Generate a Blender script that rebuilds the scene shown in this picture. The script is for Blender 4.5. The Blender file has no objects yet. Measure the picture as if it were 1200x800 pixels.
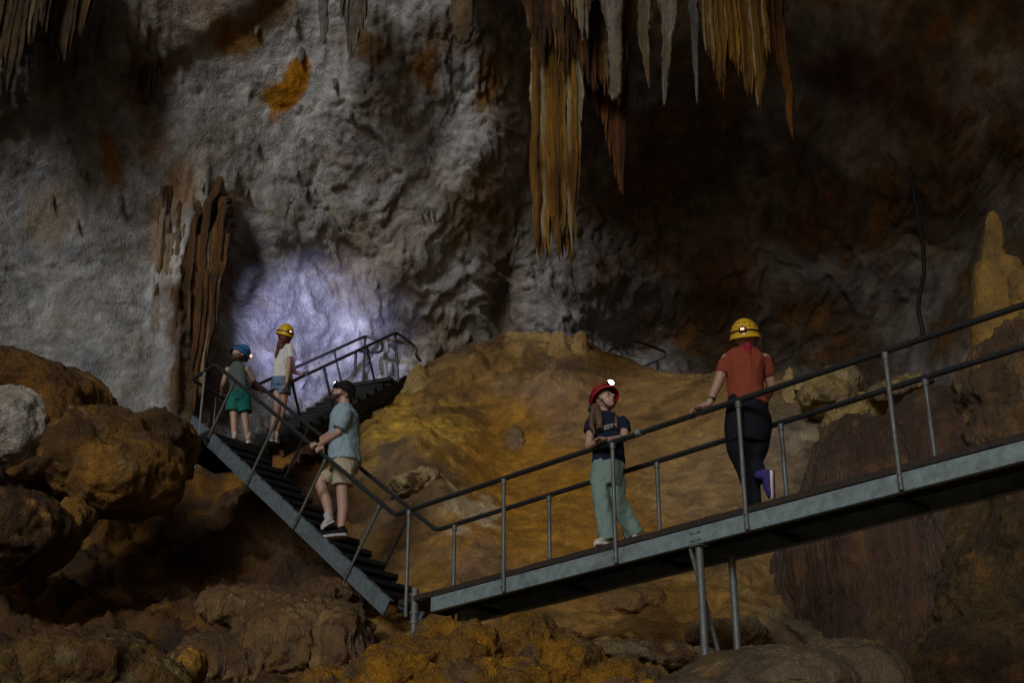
import bpy, math, random
import numpy as np
from mathutils import Vector, Matrix
scene = bpy.context.scene
COL = scene.collection
R = math.radians
rng = np.random.RandomState(7)
random.seed(7)

# ------------------------------------------------------------------ camera
FPX, PITCH, CAMZ = 1643.6, 0.423, 1.6
SC = 0.88                      # fitted survey units -> metres
cp, sp_ = math.cos(PITCH), math.sin(PITCH)

def W(px, py, Y):
    """point on the line of sight of photo pixel (px,py) (1200x800) at distance Y ahead of the camera"""
    a = (px-600.0)/FPX; b = -(py-400.0)/FPX
    rx, ry, rz = a, cp-b*sp_, sp_+b*cp
    return np.array([rx*Y/ry, Y, rz*Y/ry+CAMZ])

def WZ(px, py, z):
    a = (px-600.0)/FPX; b = -(py-400.0)/FPX
    rx, ry, rz = a, cp-b*sp_, sp_+b*cp
    k = (z-CAMZ)/rz
    return np.array([rx*k, ry*k, z])

def PX(P):
    P = np.asarray(P, float)
    x, y, z = P[..., 0], P[..., 1], P[..., 2]-CAMZ
    d = y*cp+z*sp_; u = -y*sp_+z*cp
    d = np.maximum(d, 0.5)
    return 600+FPX*x/d, 400-FPX*u/d

cam_d = bpy.data.cameras.new('camera'); cam = bpy.data.objects.new('camera', cam_d); COL.objects.link(cam)
cam.location = (0, 0, CAMZ); cam.rotation_euler = (math.pi/2+PITCH, 0, 0)
cam_d.sensor_width = 36; cam_d.lens = FPX/1200*36; cam_d.clip_end = 200; cam_d.clip_start = 0.1
cam_d.dof.use_dof = True; cam_d.dof.focus_distance = 13.5; cam_d.dof.aperture_fstop = 4.5
scene.camera = cam

# ------------------------------------------------------------------ noise (numpy)
_perm = rng.permutation(256); _perm = np.concatenate([_perm, _perm, _perm]).astype(np.int32)
_g = rng.normal(size=(256, 3)); _g = (_g/np.linalg.norm(_g, axis=1)[:, None]).astype(np.float32)
def perlin(x, y, z):
    x = np.asarray(x, np.float32); y = np.asarray(y, np.float32)+np.zeros_like(x); z = np.asarray(z, np.float32)+np.zeros_like(x)
    xf, yf, zf = np.floor(x), np.floor(y), np.floor(z)
    xi = xf.astype(np.int32) & 255; yi = yf.astype(np.int32) & 255; zi = zf.astype(np.int32) & 255
    x = x-xf; y = y-yf; z = z-zf
    u = x*x*x*(x*(x*6-15)+10); v = y*y*y*(y*(y*6-15)+10); w = z*z*z*(z*(z*6-15)+10)
    res = 0
    for i in (0, 1):
        wu = u if i else 1-u
        a = _perm[xi+i]
        for j in (0, 1):
            wv = v if j else 1-v
            b = _perm[a+yi+j]
            for k in (0, 1):
                ww = w if k else 1-w
                g = _g[_perm[b+zi+k] & 255]
                res = res+wu*wv*ww*(g[..., 0]*(x-i)+g[..., 1]*(y-j)+g[..., 2]*(z-k))
    return res*1.5
def fbm(P, f, o=4, sc=(1, 1, 1), seed=0.0, gain=0.5, kind=None):
    a = 1.0; r = 0; tot = 0
    for i in range(o):
        n = perlin(P[..., 0]*f*sc[0]+seed+i*7.3, P[..., 1]*f*sc[1]+seed*1.7+i*3.1, P[..., 2]*f*sc[2]+seed*.6+i*5.7)
        if kind == 'billow': n = np.abs(n)*2-.5
        elif kind == 'ridge': n = .5-np.abs(n)*2
        r = r+a*n; tot += a; a *= gain; f *= 2.03
    return r/tot
def sstep(a, b, x):
    t = np.clip((x-a)/(b-a), 0, 1); return t*t*(3-2*t)
def mix(a, b, t):
    return a+(np.asarray(b)-a)*t[..., None]
def cuts(c, m, w=None):
    return c
def tps(ctrl, vals):
    ctrl = np.asarray(ctrl, float); vals = np.asarray(vals, float); n = len(ctrl)
    d = np.linalg.norm(ctrl[:, None]-ctrl[None], axis=2); K = np.where(d > 0, d*d*np.log(d+1e-12), 0)+np.eye(n)*.02
    P = np.hstack([np.ones((n, 1)), ctrl]); A = np.zeros((n+3, n+3)); A[:n, :n] = K; A[:n, n:] = P; A[n:, :n] = P.T
    s = np.linalg.solve(A, np.concatenate([vals, np.zeros(3)]))
    def ev(a, b):
        r = s[n]+s[n+1]*a+s[n+2]*b
        for i in range(n):
            q = (a-ctrl[i, 0])**2+(b-ctrl[i, 1])**2
            r = r+s[i]*0.5*q*np.log(q+1e-12)
        return r
    return ev

# ------------------------------------------------------------------ objects
def link(o, parent=None):
    COL.objects.link(o)
    if parent is not None: o.parent = parent
    return o
def tag(o, label=None, cat=None, group=None, kind=None):
    if label: o['label'] = label
    if cat: o['category'] = cat
    if group: o['group'] = group
    if kind: o['kind'] = kind
    return o
def empty(name, loc, label, cat, group=None):
    o = bpy.data.objects.new(name, None); o.location = Vector(loc); o.empty_display_size = .1
    link(o); tag(o, label, cat, group); o['_b'] = [float(v) for v in loc]
    return o
def base_of(o):
    return np.array(o['_b']) if (o is not None and '_b' in o) else np.zeros(3)

def grid_obj(name, P, C, mat, parent=None, flip=False):
    n, m = P.shape[:2]
    me = bpy.data.meshes.new(name)
    idx = np.arange(n*m).reshape(n, m)
    q = np.stack([idx[:-1, :-1], idx[1:, :-1], idx[1:, 1:], idx[:-1, 1:]], -1).reshape(-1, 4)
    if flip: q = q[:, ::-1]
    V = P.reshape(-1, 3).astype(np.float32)
    me.vertices.add(len(V)); me.vertices.foreach_set('co', V.ravel())
    me.loops.add(q.size); me.loops.foreach_set('vertex_index', q.ravel().astype(np.int32))
    me.polygons.add(len(q)); me.polygons.foreach_set('loop_start', np.arange(0, q.size, 4, dtype=np.int32))
    me.polygons.foreach_set('use_smooth', np.ones(len(q), bool))
    me.update(calc_edges=True)
    if C is not None: set_col(me, C.reshape(-1, 3))
    me.materials.append(mat)
    o = bpy.data.objects.new(name, me); link(o, parent)
    return o
def set_col(me, C):
    at = me.color_attributes.new('Col', 'FLOAT_COLOR', 'POINT')
    L_ = C.mean(1, keepdims=True); C = L_+(C-L_)*1.18
    c4 = np.ones((len(C), 4), np.float32); c4[:, :3] = np.clip(C, 0.004, 1)
    at.data.foreach_set('color', c4.ravel())
def normals(P):
    du = np.gradient(P, axis=0); dv = np.gradient(P, axis=1)
    n = np.cross(du, dv); return n/(np.linalg.norm(n, axis=-1, keepdims=True)+1e-9)

class MB:
    """collects simple solids into one mesh"""
    def __init__(s): s.v = []; s.f = []
    def add(s, v, f):
        k = len(s.v); s.v += [tuple(map(float, p)) for p in v]; s.f += [tuple(i+k for i in q) for q in f]
    def box(s, c, ax, ay, az):
        c = np.array(c, float); ax, ay, az = map(np.array, (ax, ay, az))
        v = [c+i*ax+j*ay+k*az for i in (-1, 1) for j in (-1, 1) for k in (-1, 1)]
        f = [(0, 1, 3, 2), (4, 6, 7, 5), (0, 4, 5, 1), (2, 3, 7, 6), (0, 2, 6, 4), (1, 5, 7, 3)]
        s.add(v, f)
    def prism(s, sec, a, b, ux, uy):
        """closed 2d section (in ux,uy) swept from a to b"""
        a, b, ux, uy = (np.array(q, float) for q in (a, b, ux, uy)); n = len(sec)
        v = [a+x*ux+y*uy for x, y in sec]+[b+x*ux+y*uy for x, y in sec]
        f = [(i, (i+1) % n, n+(i+1) % n, n+i) for i in range(n)]+[tuple(range(n))[::-1], tuple(range(n, 2*n))]
        s.add(v, f)
    def tube(s, pts, r, n=12, cap=True):
        pts = [np.array(p, float) for p in pts]; m = len(pts)
        rr = r if hasattr(r, '__len__') else [r]*m
        t0 = pts[1]-pts[0]; t0 /= np.linalg.norm(t0)
        up = np.array([0, 0, 1.]) if abs(t0[2]) < .9 else np.array([1., 0, 0])
        a = np.cross(t0, up); a /= np.linalg.norm(a)
        v = []
        for i in range(m):
            t = pts[min(i+1, m-1)]-pts[max(i-1, 0)]; t = t/(np.linalg.norm(t)+1e-9)
            a = a-t*(a@t); a /= np.linalg.norm(a)+1e-9; b = np.cross(t, a)
            for k in range(n):
                g = 2*math.pi*k/n; v.append(pts[i]+rr[i]*(math.cos(g)*a+math.sin(g)*b))
        f = []
        for i in range(m-1):
            for k in range(n):
                k2 = (k+1) % n
                f.append((i*n+k, i*n+k2, (i+1)*n+k2, (i+1)*n+k))
        if cap: f.append(tuple(range(n))[::-1]); f.append(tuple(range((m-1)*n, m*n)))
        s.add(v, f)
    def loft(s, secs, n=20):
        """secs: (centre, a-vector, b-vector) ellipses; ends rounded by collapsing"""
        v = []
        for c, a, b in secs:
            c, a, b = map(np.array, (c, a, b))
            for k in range(n):
                g = 2*math.pi*k/n; v.append(c+a*math.cos(g)+b*math.sin(g))
        f = []; m = len(secs)
        for i in range(m-1):
            for k in range(n):
                k2 = (k+1) % n; f.append((i*n+k, i*n+k2, (i+1)*n+k2, (i+1)*n+k))
        f.append(tuple(range(n))[::-1]); f.append(tuple(range((m-1)*n, m*n)))
        s.add(v, f)
    def ell(s, c, ax, ay, az, nu=16, nv=10):
        c, ax, ay, az = (np.array(q, float) for q in (c, ax, ay, az))
        v = [c+az]
        for i in range(1, nv):
            t = math.pi*i/nv
            for k in range(nu):
                g = 2*math.pi*k/nu
                v.append(c+az*math.cos(t)+math.sin(t)*(ax*math.cos(g)+ay*math.sin(g)))
        v.append(c-az); f = []
        for k in range(nu): f.append((0, 1+k, 1+(k+1) % nu))
        for i in range(nv-2):
            for k in range(nu):
                a = 1+i*nu+k; b = 1+i*nu+(k+1) % nu; f.append((a, a+nu, b+nu, b))
        L = len(v)-1; o = 1+(nv-2)*nu
        for k in range(nu): f.append((L, o+(k+1) % nu, o+k))
        s.add(v, f)
    def sph(s, c, r, **k): s.ell(c, (r, 0, 0), (0, r, 0), (0, 0, r), **k)
    def cap(s, a, b, ra, rb):
        """tapered capsule"""
        a, b = np.array(a, float), np.array(b, float); L = np.linalg.norm(b-a); t = (b-a)/(L+1e-9)
        pts = []; rr = []
        for q in (-.98, -.8, -.5, 0): pts.append(a+t*ra*q); rr.append(ra*math.sqrt(max(1-q*q, .01)))
        for q in (0, .5, .8, .98): pts.append(b+t*rb*q); rr.append(rb*math.sqrt(max(1-q*q, .01)))
        s.tube(pts, rr, 14)
    def build(s, name, mat, parent=None, smooth=True, rel=None, bevel=0, remesh=0, sm=0, disp=None, angle=35, col=None):
        b = base_of(parent if rel is None else rel)
        me = bpy.data.meshes.new(name)
        me.from_pydata([Vector((p[0]-b[0], p[1]-b[1], p[2]-b[2])) for p in s.v], [], s.f)
        o = bpy.data.objects.new(name, me); COL.objects.link(o)
        import bmesh
        if not remesh:
            bm = bmesh.new(); bm.from_mesh(me); bmesh.ops.recalc_face_normals(bm, faces=bm.faces); bm.to_mesh(me); bm.free()
        if remesh or bevel:
            if remesh:
                m = o.modifiers.new('r', 'REMESH'); m.mode = 'VOXEL'; m.voxel_size = remesh; m.use_smooth_shade = True
                if sm:
                    m2 = o.modifiers.new('s', 'SMOOTH'); m2.iterations = sm; m2.factor = .5
            if bevel:
                m = o.modifiers.new('b', 'BEVEL'); m.width = bevel; m.segments = 2; m.limit_method = 'ANGLE'
            dg = bpy.context.evaluated_depsgraph_get(); dg.update()
            me2 = bpy.data.meshes.new_from_object(o.evaluated_get(dg)); o.modifiers.clear(); o.data = me2
            bpy.data.meshes.remove(me); me = me2; me.name = name
        if disp is not None or col is not None:
            n = len(me.vertices); co = np.empty(n*3, np.float32); me.vertices.foreach_get('co', co); co = co.reshape(-1, 3)
            no = np.empty(n*3, np.float32); me.vertices.foreach_get('normal', no); no = no.reshape(-1, 3)
            if disp is not None:
                co = co+disp(co+b, no); me.vertices.foreach_set('co', co.astype(np.float32).ravel()); me.update()
            if col is not None:
                me.vertices.foreach_get('normal', no.ravel())
                set_col(me, col(co+b, no))
        me.materials.clear(); me.materials.append(mat)
        if smooth:
            me.polygons.foreach_set('use_smooth', np.ones(len(me.polygons), bool))
            if not remesh:
                try: me.set_sharp_from_angle(angle=R(angle))
                except Exception: pass
        me.update()
        if parent is not None: o.parent = parent
        return o

# ------------------------------------------------------------------ materials
def newmat(name):
    m = bpy.data.materials.new(name); m.use_nodes = True
    nt = m.node_tree; nt.nodes.clear()
    out = nt.nodes.new('ShaderNodeOutputMaterial'); b = nt.nodes.new('ShaderNodeBsdfPrincipled')
    nt.links.new(b.outputs[0], out.inputs[0]); return m, nt, b
def nd(nt, t, **k):
    n = nt.nodes.new(t)
    for a, v in k.items():
        if a in n.inputs.keys(): n.inputs[a].default_value = v
        else: setattr(n, a, v)
    return n
def mixc(nt, fac, a, b, blend='MIX'):
    n = nt.nodes.new('ShaderNodeMix'); n.data_type = 'RGBA'; n.blend_type = blend
    for i, s in ((0, fac), (6, a), (7, b)):
        if hasattr(s, 'links'): nt.links.new(s, n.inputs[i])
        else: n.inputs[i].default_value = s if i == 0 else (*s, 1) if len(s) == 3 else s
    return n.outputs[2]
def ramp(nt, src, lo, hi, a=0., b=1.):
    n = nt.nodes.new('ShaderNodeMapRange'); n.inputs[1].default_value = lo; n.inputs[2].default_value = hi
    n.inputs[3].default_value = a; n.inputs[4].default_value = b; nt.links.new(src, n.inputs[0]); return n.outputs[0]
def noise(nt, vec, scale, detail=6, rough=.6, dist=0.):
    n = nd(nt, 'ShaderNodeTexNoise', Scale=scale, Detail=detail, Roughness=rough, Distortion=dist); nt.links.new(vec, n.inputs['Vector']); return n.outputs[0]
def mat_rock(name, rough=.8, bump=.6, stretch=(1, 1, 1), fine=9., spec=.35, var=.45, pit=.0):
    m, nt, b = newmat(name)
    geo = nt.nodes.new('ShaderNodeNewGeometry')
    mp = nt.nodes.new('ShaderNodeMapping'); mp.inputs['Scale'].default_value = stretch; nt.links.new(geo.outputs['Position'], mp.inputs['Vector'])
    v = mp.outputs[0]
    at = nt.nodes.new('ShaderNodeAttribute'); at.attribute_name = 'Col'
    n1 = noise(nt, v, fine*.35, 6, .68, .6); n2 = noise(nt, v, fine*3, 4, .7); n3 = noise(nt, v, fine*12, 2, .7)
    c = mixc(nt, ramp(nt, n1, .3, .7), (1-var, 1-var, 1-var*.95), (1+var, 1+var*.92, 1+var*.8))
    c2 = mixc(nt, ramp(nt, n2, .25, .75), (1-var*.6,)*3, (1+var*.6,)*3)
    c3 = mixc(nt, ramp(nt, n3, .25, .75), (1-var*.5,)*3, (1+var*.5,)*3); c = mixc(nt, 1.0, c, c2, 'MULTIPLY'); c = mixc(nt, 1.0, c, c3, 'MULTIPLY'); c = mixc(nt, 1.0, at.outputs['Color'], c, 'MULTIPLY')
    nt.links.new(c, b.inputs['Base Color'])
    nt.links.new(ramp(nt, n2, .3, .7, rough-.18, min(rough+.15, 1)), b.inputs['Roughness'])
    b.inputs['Specular IOR Level'].default_value = spec
    vo = nd(nt, 'ShaderNodeTexVoronoi', Scale=fine*1.1); vo.feature = 'F1'; nt.links.new(v, vo.inputs['Vector'])
    def mth(op, a, bb):
        q = nt.nodes.new('ShaderNodeMath'); q.operation = op
        for i, s in enumerate((a, bb)):
            if hasattr(s, 'links'): nt.links.new(s, q.inputs[i])
            else: q.inputs[i].default_value = s
        return q.outputs[0]
    h = mth('ADD', mth('MULTIPLY', n1, 1.0), mth('ADD', mth('MULTIPLY', n2, .35), mth('MULTIPLY', n3, .10)))
    h = mth('ADD', h, mth('MULTIPLY', vo.outputs['Distance'], .12+pit))
    r1 = noise(nt, v, fine*.8, 3, .6, 1.2); r1 = mth('ABSOLUTE', mth('SUBTRACT', r1, .5), 0.)
    r2 = noise(nt, v, fine*2.6, 3, .6, .8); r2 = mth('ABSOLUTE', mth('SUBTRACT', r2, .5), 0.)
    h = mth('ADD', h, mth('MULTIPLY', mth('MINIMUM', r1, .12), 1.3)); h = mth('ADD', h, mth('MULTIPLY', mth('MINIMUM', r2, .12), .6))
    bp = nd(nt, 'ShaderNodeBump', Strength=bump, Distance=.13); nt.links.new(h, bp.inputs['Height']); nt.links.new(bp.outputs[0], b.inputs['Normal'])
    return m
def mat_plain(name, col, rough=.6, metal=0., var=.2, scale=40., bump=.15, bd=.003, spec=.4, col2=None):
    m, nt, b = newmat(name)
    geo = nt.nodes.new('ShaderNodeNewGeometry'); v = geo.outputs['Position']
    n = noise(nt, v, scale, 6, .6); n2 = noise(nt, v, scale*.17, 5, .65, .4)
    c = mixc(nt, ramp(nt, n, .3, .7), tuple(x*(1-var) for x in col), tuple(min(x*(1+var), 1) for x in col))
    if col2: c = mixc(nt, ramp(nt, n2, .52, .66), c, col2)
    nt.links.new(c, b.inputs['Base Color']); b.inputs['Metallic'].default_value = metal
    nt.links.new(ramp(nt, n2, .3, .7, max(rough-.12, .05), min(rough+.12, 1)), b.inputs['Roughness'])
    b.inputs['Specular IOR Level'].default_value = spec
    bp = nd(nt, 'ShaderNodeBump', Strength=bump, Distance=bd); nt.links.new(n, bp.inputs['Height']); nt.links.new(bp.outputs[0], b.inputs['Normal'])
    return m
def mat_emit(name, col, s):
    m, nt, b = newmat(name); b.inputs['Base Color'].default_value = (*col, 1)
    b.inputs['Emission Color'].default_value = (*col, 1); b.inputs['Emission Strength'].default_value = s; return m
M = {}
M['wall'] = mat_rock('limestone_wall', .9, .6, (1, 1, .8), 7, .2, .4)
M['flow'] = mat_rock('flowstone', .72, .55, (1, 1, .7), 8, .4)
M['flute'] = mat_rock('fluted_flowstone', .55, .7, (1.4, 1.4, .22), 9, .5, .4)
M['boulder'] = mat_rock('boulder_rock', .75, .85, (1, 1, 1), 8, .4, .5, .15)
M['drip'] = mat_rock('drip_stone', .55, .9, (1.3, 1.3, .10), 22, .45, .65)
M['galv'] = mat_plain('galvanised_steel', (.21, .265, .275), .6, .2, .30, 14, .12, .002, .45, (.125, .15, .155))
M['galvd'] = mat_plain('dull_galvanised_pipe', (.12, .125, .12), .55, .3, .25, 30, .1, .001, .5)
M['rail'] = mat_plain('dark_pipe', (.035, .035, .036), .38, .4, .3, 35, .1, .001, .5)
M['grate'] = mat_plain('rusty_grating', (.045, .034, .028), .85, .3, .5, 60, .6, .006, .3)
M['string'] = mat_plain('dark_stringer_steel', (.12, .15, .165), .6, .2, .35, 20, .15, .002, .45, (.07, .085, .09))  # bluish steel, darker than the walkway beams
M['dark'] = mat_plain('near_black_steel', (.011, .011, .012), .7, .2, .3, 30, .2, .002)  # near black, for treads, deck underside, landing beams and upper stairs

# ------------------------------------------------------------------ light
world = bpy.data.worlds.new('World'); scene.world = world; world.use_nodes = True
wn = world.node_tree; wn.nodes.clear()
wo = wn.nodes.new('ShaderNodeOutputWorld'); bg = wn.nodes.new('ShaderNodeBackground'); sky = wn.nodes.new('ShaderNodeTexSky')
SUN = np.array([-.30, -.88, .31]); SUN /= np.linalg.norm(SUN)
sky.sky_type = 'NISHITA'; sky.sun_disc = False; sky.sun_elevation = math.asin(SUN[2]); sky.sun_rotation = math.atan2(SUN[0], SUN[1])
sky.air_density = 1.2; sky.dust_density = 2.
wn.links.new(sky.outputs[0], bg.inputs[0]); bg.inputs[1].default_value = .028; wn.links.new(bg.outputs[0], wo.inputs[0])
sl = bpy.data.lights.new('daylight', 'SUN'); sl.energy = 1.15; sl.angle = R(17); sl.color = (.88, .94, 1.0)
so = bpy.data.objects.new('daylight', sl); COL.objects.link(so)
so.rotation_euler = Vector(-SUN).to_track_quat('-Z', 'Y').to_euler(); so.location = (-12, -8, 20)
scene.view_settings.view_transform = 'Standard'; scene.view_settings.look = 'None'
scene.cycles.max_bounces = 4; scene.cycles.diffuse_bounces = 3
scene.view_settings.exposure = 0; scene.view_settings.gamma = 1
# ------------------------------------------------------------------ cave wall
def ellm(px, py, cx, cy, rx, ry, soft=.5, ang=0.):
    a = R(ang); dx = px-cx; dy = py-cy
    u = (dx*math.cos(a)+dy*math.sin(a))/rx; v = (-dx*math.sin(a)+dy*math.cos(a))/ry
    return 1-sstep(1-soft, 1+soft, np.sqrt(u*u+v*v))
def polyline_y(px, pts):
    pts = np.array(pts, float); return np.interp(px, pts[:, 0], pts[:, 1])

WALL = [(-250, 0, 14.5), (-250, 400, 15.5), (-250, 700, 15.5), (0, -80, 15.5), (0, 60, 16.4), (0, 200, 17.2), (0, 400, 17.6), (0, 600, 17.6),
        (200, 0, 17.4), (200, 200, 18.3), (180, 400, 18.2), (200, 520, 18.0), (200, 650, 17.8), (350, 0, 18.2), (350, 200, 19.4), (360, 400, 20.6), (360, 500, 20.6), (360, 600, 20.),
        (550, 0, 18.8), (550, 200, 20.5), (520, 350, 21.6), (520, 450, 22.3), (700, 0, 20), (700, 200, 22.5), (700, 350, 23), (700, 450, 24), (700, 600, 24),
        (900, 0, 20.5), (900, 200, 23), (900, 350, 24.5), (900, 500, 24.5), (1100, 0, 18.5), (1100, 150, 20), (1100, 300, 22), (1100, 480, 22), (1100, 650, 20),
        (1300, 0, 16), (1300, 300, 17.5), (1300, 600, 17), (600, -200, 18), (200, -200, 16), (1000, -200, 18)]
pts = np.array([W(*q) for q in WALL])
fw = tps(pts[:, [0, 2]], pts[:, 1])
xs = np.arange(-12, 13, .032); zs = np.arange(4.2, 20, .032)
X, Z = np.meshgrid(xs, zs, indexing='ij'); Y = fw(X, Z)
P = np.stack([X, Y, Z], -1)
px, py = PX(P)
# broad relief: recesses (+ away) and bulges (- towards)
for cx, cy, rx, ry, d, ang in [(275, 300, 26, 60, .9, 10), (232, 330, 34, 90, -.75, 4), (225, 440, 26, 80, -.45, 0), (330, 260, 60, 30, -.35, 20),
        (750, 370, 75, 40, 1.5, 8), (800, 200, 90, 50, .9, 0), (520, 130, 26, 80, .15, 15), (560, 200, 30, 70, -.35, 25), (640, 260, 50, 120, .3, 20), (590, 330, 18, 90, .45, 3),
        (470, 330, 40, 90, -.4, 30), (1000, 60, 150, 50, -.7, 8), (920, 240, 12, 30, .5, 0), (1130, 250, 80, 40, 1.0, 10), (60, 60, 120, 60, -.12, -20), (420, 120, 40, 60, -.3, 10),
        (180, 110, 30, 50, .3, 0), (660, 380, 40, 40, -.4, 0), (850, 330, 60, 50, -.5, 10), (1000, 330, 60, 40, -.4, 0), (110, 300, 60, 80, -.3, 0), (150, 100, 70, 22, -.12, -22)]:
    a = R(ang); dx = px-cx; dy = py-cy
    u = (dx*math.cos(a)+dy*math.sin(a))/rx; v = (-dx*math.sin(a)+dy*math.cos(a))/ry
    P[..., 1] += d*np.exp(-(u*u+v*v))
# overhanging ledges
ly = polyline_y(px, [(-400, 190), (0, 155), (60, 142), (120, 112), (160, 78), (235, 62), (300, 18), (420, -80), (2000, -500)])
wob = 10*fbm(P, .9, 3, seed=3)
P[..., 1] -= .34*sstep(8, -14, py-ly+wob)*sstep(-140, -20, py-ly)
ly2 = polyline_y(px, [(700, 40), (880, 60), (960, 92), (1050, 146), (1120, 196), (1210, 205), (1500, 220)])
P[..., 1] -= .5*sstep(22, -24, py-ly2+wob*1.3)*sstep(-160, -30, py-ly2)*sstep(820, 960, px)
N = normals(P)
if N[..., 1].mean() > 0: N = -N
wq = np.stack([fbm(P, .5, 3, seed=11), fbm(P, .5, 3, seed=23), fbm(P, .5, 3, seed=37)], -1)
Q = P+wq*.9
a = R(52)                                            # folds run from upper right to lower left
S_ = Q[..., 0]*math.cos(a)+Q[..., 2]*math.sin(a); T_ = -Q[..., 0]*math.sin(a)+Q[..., 2]*math.cos(a)
Qd = np.stack([S_*.38, Q[..., 1]*.5, T_], -1)
mid = sstep(250, 420, px)*sstep(60, 180, py)
leftm = 1-sstep(230, 420, px)
h = .17*fbm(Q, .35, 3, seed=1)+.10*fbm(Qd, .9, 5, seed=5, kind='ridge')*(.2+.8*mid)
h += .05*fbm(Q, 1.4, 4, seed=9, kind='billow')+.045*fbm(Q, 3.1, 4, seed=12, kind='ridge')*(1-.35*leftm)
h += .022*fbm(P, 7, 3, seed=15, kind='ridge')
# scalloped drip fringes: steps whose lower lips hang
lip = fbm(np.stack([Q[..., 0]*1.0, Q[..., 1]*.3, Q[..., 2]*.8], -1), 1.7, 3, seed=41)
fr = fbm(P, 9, 2, (1, .3, .12), seed=44)
h += .06*sstep(-.02, .05, lip+.05*fr)*(.3+.7*mid)+.035*sstep(.0, .04, fbm(Q, 3.2, 2, (1, .5, .8), seed=46)+.04*fr)*(.3+.7*mid)
# vertical runnels in stained areas and along ledges
run = fbm(P, 5.5, 3, (1, .4, .07), seed=51, kind='billow')
rm = np.clip(ellm(px, py, 225, 350, 42, 150, .35)+.8*ellm(px, py, 60, 60, 130, 80, .4, -20)+.7*ellm(px, py, 175, 90, 40, 40, .5)+.4*ellm(px, py, 520, 60, 160, 60, .4), 0, 1)
h += .22*run*rm
P = P+N*h[..., None]
px, py = PX(P)
n1 = fbm(P, .55, 5, seed=61); n2 = fbm(P, 1.6, 5, seed=63); n3 = fbm(P, 5, 3, (1, 1, .35), seed=65); nv = fbm(P, 1.4, 4, (1, .5, .25), seed=67)
pale = np.array([.50, .50, .495]); grey = np.array([.37, .37, .375]); buff = np.array([.33, .28, .205]); C = mix(np.broadcast_to(grey, P.shape), pale, sstep(-.25, .25, n1+.5*n2))
C = mix(C, buff, .55*sstep(.08, .4, n2-.4*n1))
dk = np.array([.19, .155, .125]); br = np.array([.17, .085, .03]); dbr = np.array([.13, .072, .035]); org = np.array([.36, .17, .035])
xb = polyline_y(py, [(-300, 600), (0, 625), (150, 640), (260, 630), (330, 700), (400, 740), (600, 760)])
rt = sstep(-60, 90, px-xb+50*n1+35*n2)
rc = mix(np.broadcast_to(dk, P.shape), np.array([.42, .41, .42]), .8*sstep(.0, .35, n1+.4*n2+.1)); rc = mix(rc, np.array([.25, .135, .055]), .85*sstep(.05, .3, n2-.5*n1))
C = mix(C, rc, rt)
seam = np.abs(fbm(Q*np.array([1, .5, 1]), .8, 3, seed=68)); C = C*(1-.28*(1-sstep(.0, .03, seam))[..., None])
C = C*.92*(1+.35*sstep(-.1,.3,fbm(P, 3.1, 4, seed=69))-.15)[..., None]
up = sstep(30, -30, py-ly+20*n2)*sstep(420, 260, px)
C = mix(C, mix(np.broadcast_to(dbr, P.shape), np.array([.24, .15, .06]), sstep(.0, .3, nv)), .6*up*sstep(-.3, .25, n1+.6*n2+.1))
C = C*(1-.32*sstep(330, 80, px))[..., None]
def stain(cx, cy, rx, ry, c, k=1., ang=0, vert=0.5, s=.35, wn=1.):
    global C
    m = ellm(px+(45*n2*(rx/40.)**.7+12*n3)*wn, py+(50*vert*nv*(ry/40.)**.6+12*n3)*wn, cx, cy, rx, ry, s, ang)
    C = mix(C, np.array(c), k*m)
def mixin(cx, cy, rx, ry, c, k, **kw): stain(cx, cy, rx, ry, c, k, **kw)
stain(341, 100, 15, 38, org, 1.0, 28, .2, .15, .35); stain(332, 112, 18, 18, org, 1., 0, .2, .2, .4); stain(322, 138, 8, 7, org, .7, wn=.5)
stain(213, 212, 24, 30, (.20, .10, .03), .95); stain(190, 255, 16, 60, (.20, .12, .05), .7)
stain(232, 330, 34, 50, (.24, .105, .03), .95); stain(222, 400, 30, 110, (.085, .042, .018), .85); stain(235, 470, 42, 60, (.10, .06, .03), .75)
stain(125, 190, 14, 36, (.19, .10, .035), .85); stain(160, 95, 20, 34, dbr, .7); stain(180, 80, 30, 18, dbr, .6)
stain(275, 45, 30, 26, (.20, .10, .02), .9); stain(320, 18, 30, 18, (.14, .07, .02), .85); stain(60, 250, 30, 40, (.22, .16, .09), .5)
stain(437, 62, 20, 22, (.16, .08, .03), .9); stain(600, 120, 30, 60, (.22, .15, .09), .5); stain(505, 80, 12, 34, (.19, .085, .02), .9); stain(572, 95, 12, 42, (.19, .085, .02), .9); stain(535, 40, 60, 30, (.13, .07, .03), .6)
stain(560, 240, 26, 60, (.22, .15, .07), .6, 20); stain(590, 320, 26, 90, (.15, .085, .035), .8); stain(520, 400, 40, 40, (.24, .17, .10), .6)
stain(445, 300, 40, 70, (.25, .20, .14), .5, 30); stain(180, 165, 18, 26, (.20, .11, .05), .6)
stain(850, 320, 50, 50, (.15, .075, .025), .8); stain(820, 260, 40, 40, (.24, .22, .20), .6); stain(1000, 90, 60, 30, (.10, .04, .025), .7)
stain(1080, 165, 70, 16, (.26, .20, .12), .7, 28); stain(1090, 135, 60, 14, (.11, .035, .02), .8, 28); stain(640, 330, 60, 60, (.26, .25, .24), .6); stain(250, 190, 60, 70, (.30, .28, .24), .4)
stain(205, 300, 12, 34, (.55, .53, .50), .8, 0, .3, .3)
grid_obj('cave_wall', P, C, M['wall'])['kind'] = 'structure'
SURF = [P[::2, ::2].reshape(-1, 3)]
def surfY(px_, py_, near=5.):
    best = None
    for Q_ in SURF:
        a_, b_ = PX(Q_); k_ = (np.abs(a_-px_) < near) & (np.abs(b_-py_) < near)
        if k_.any():
            y_ = Q_[k_, 1].min(); best = y_ if best is None else min(best, y_)
    return best if best is not None else 20.

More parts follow.
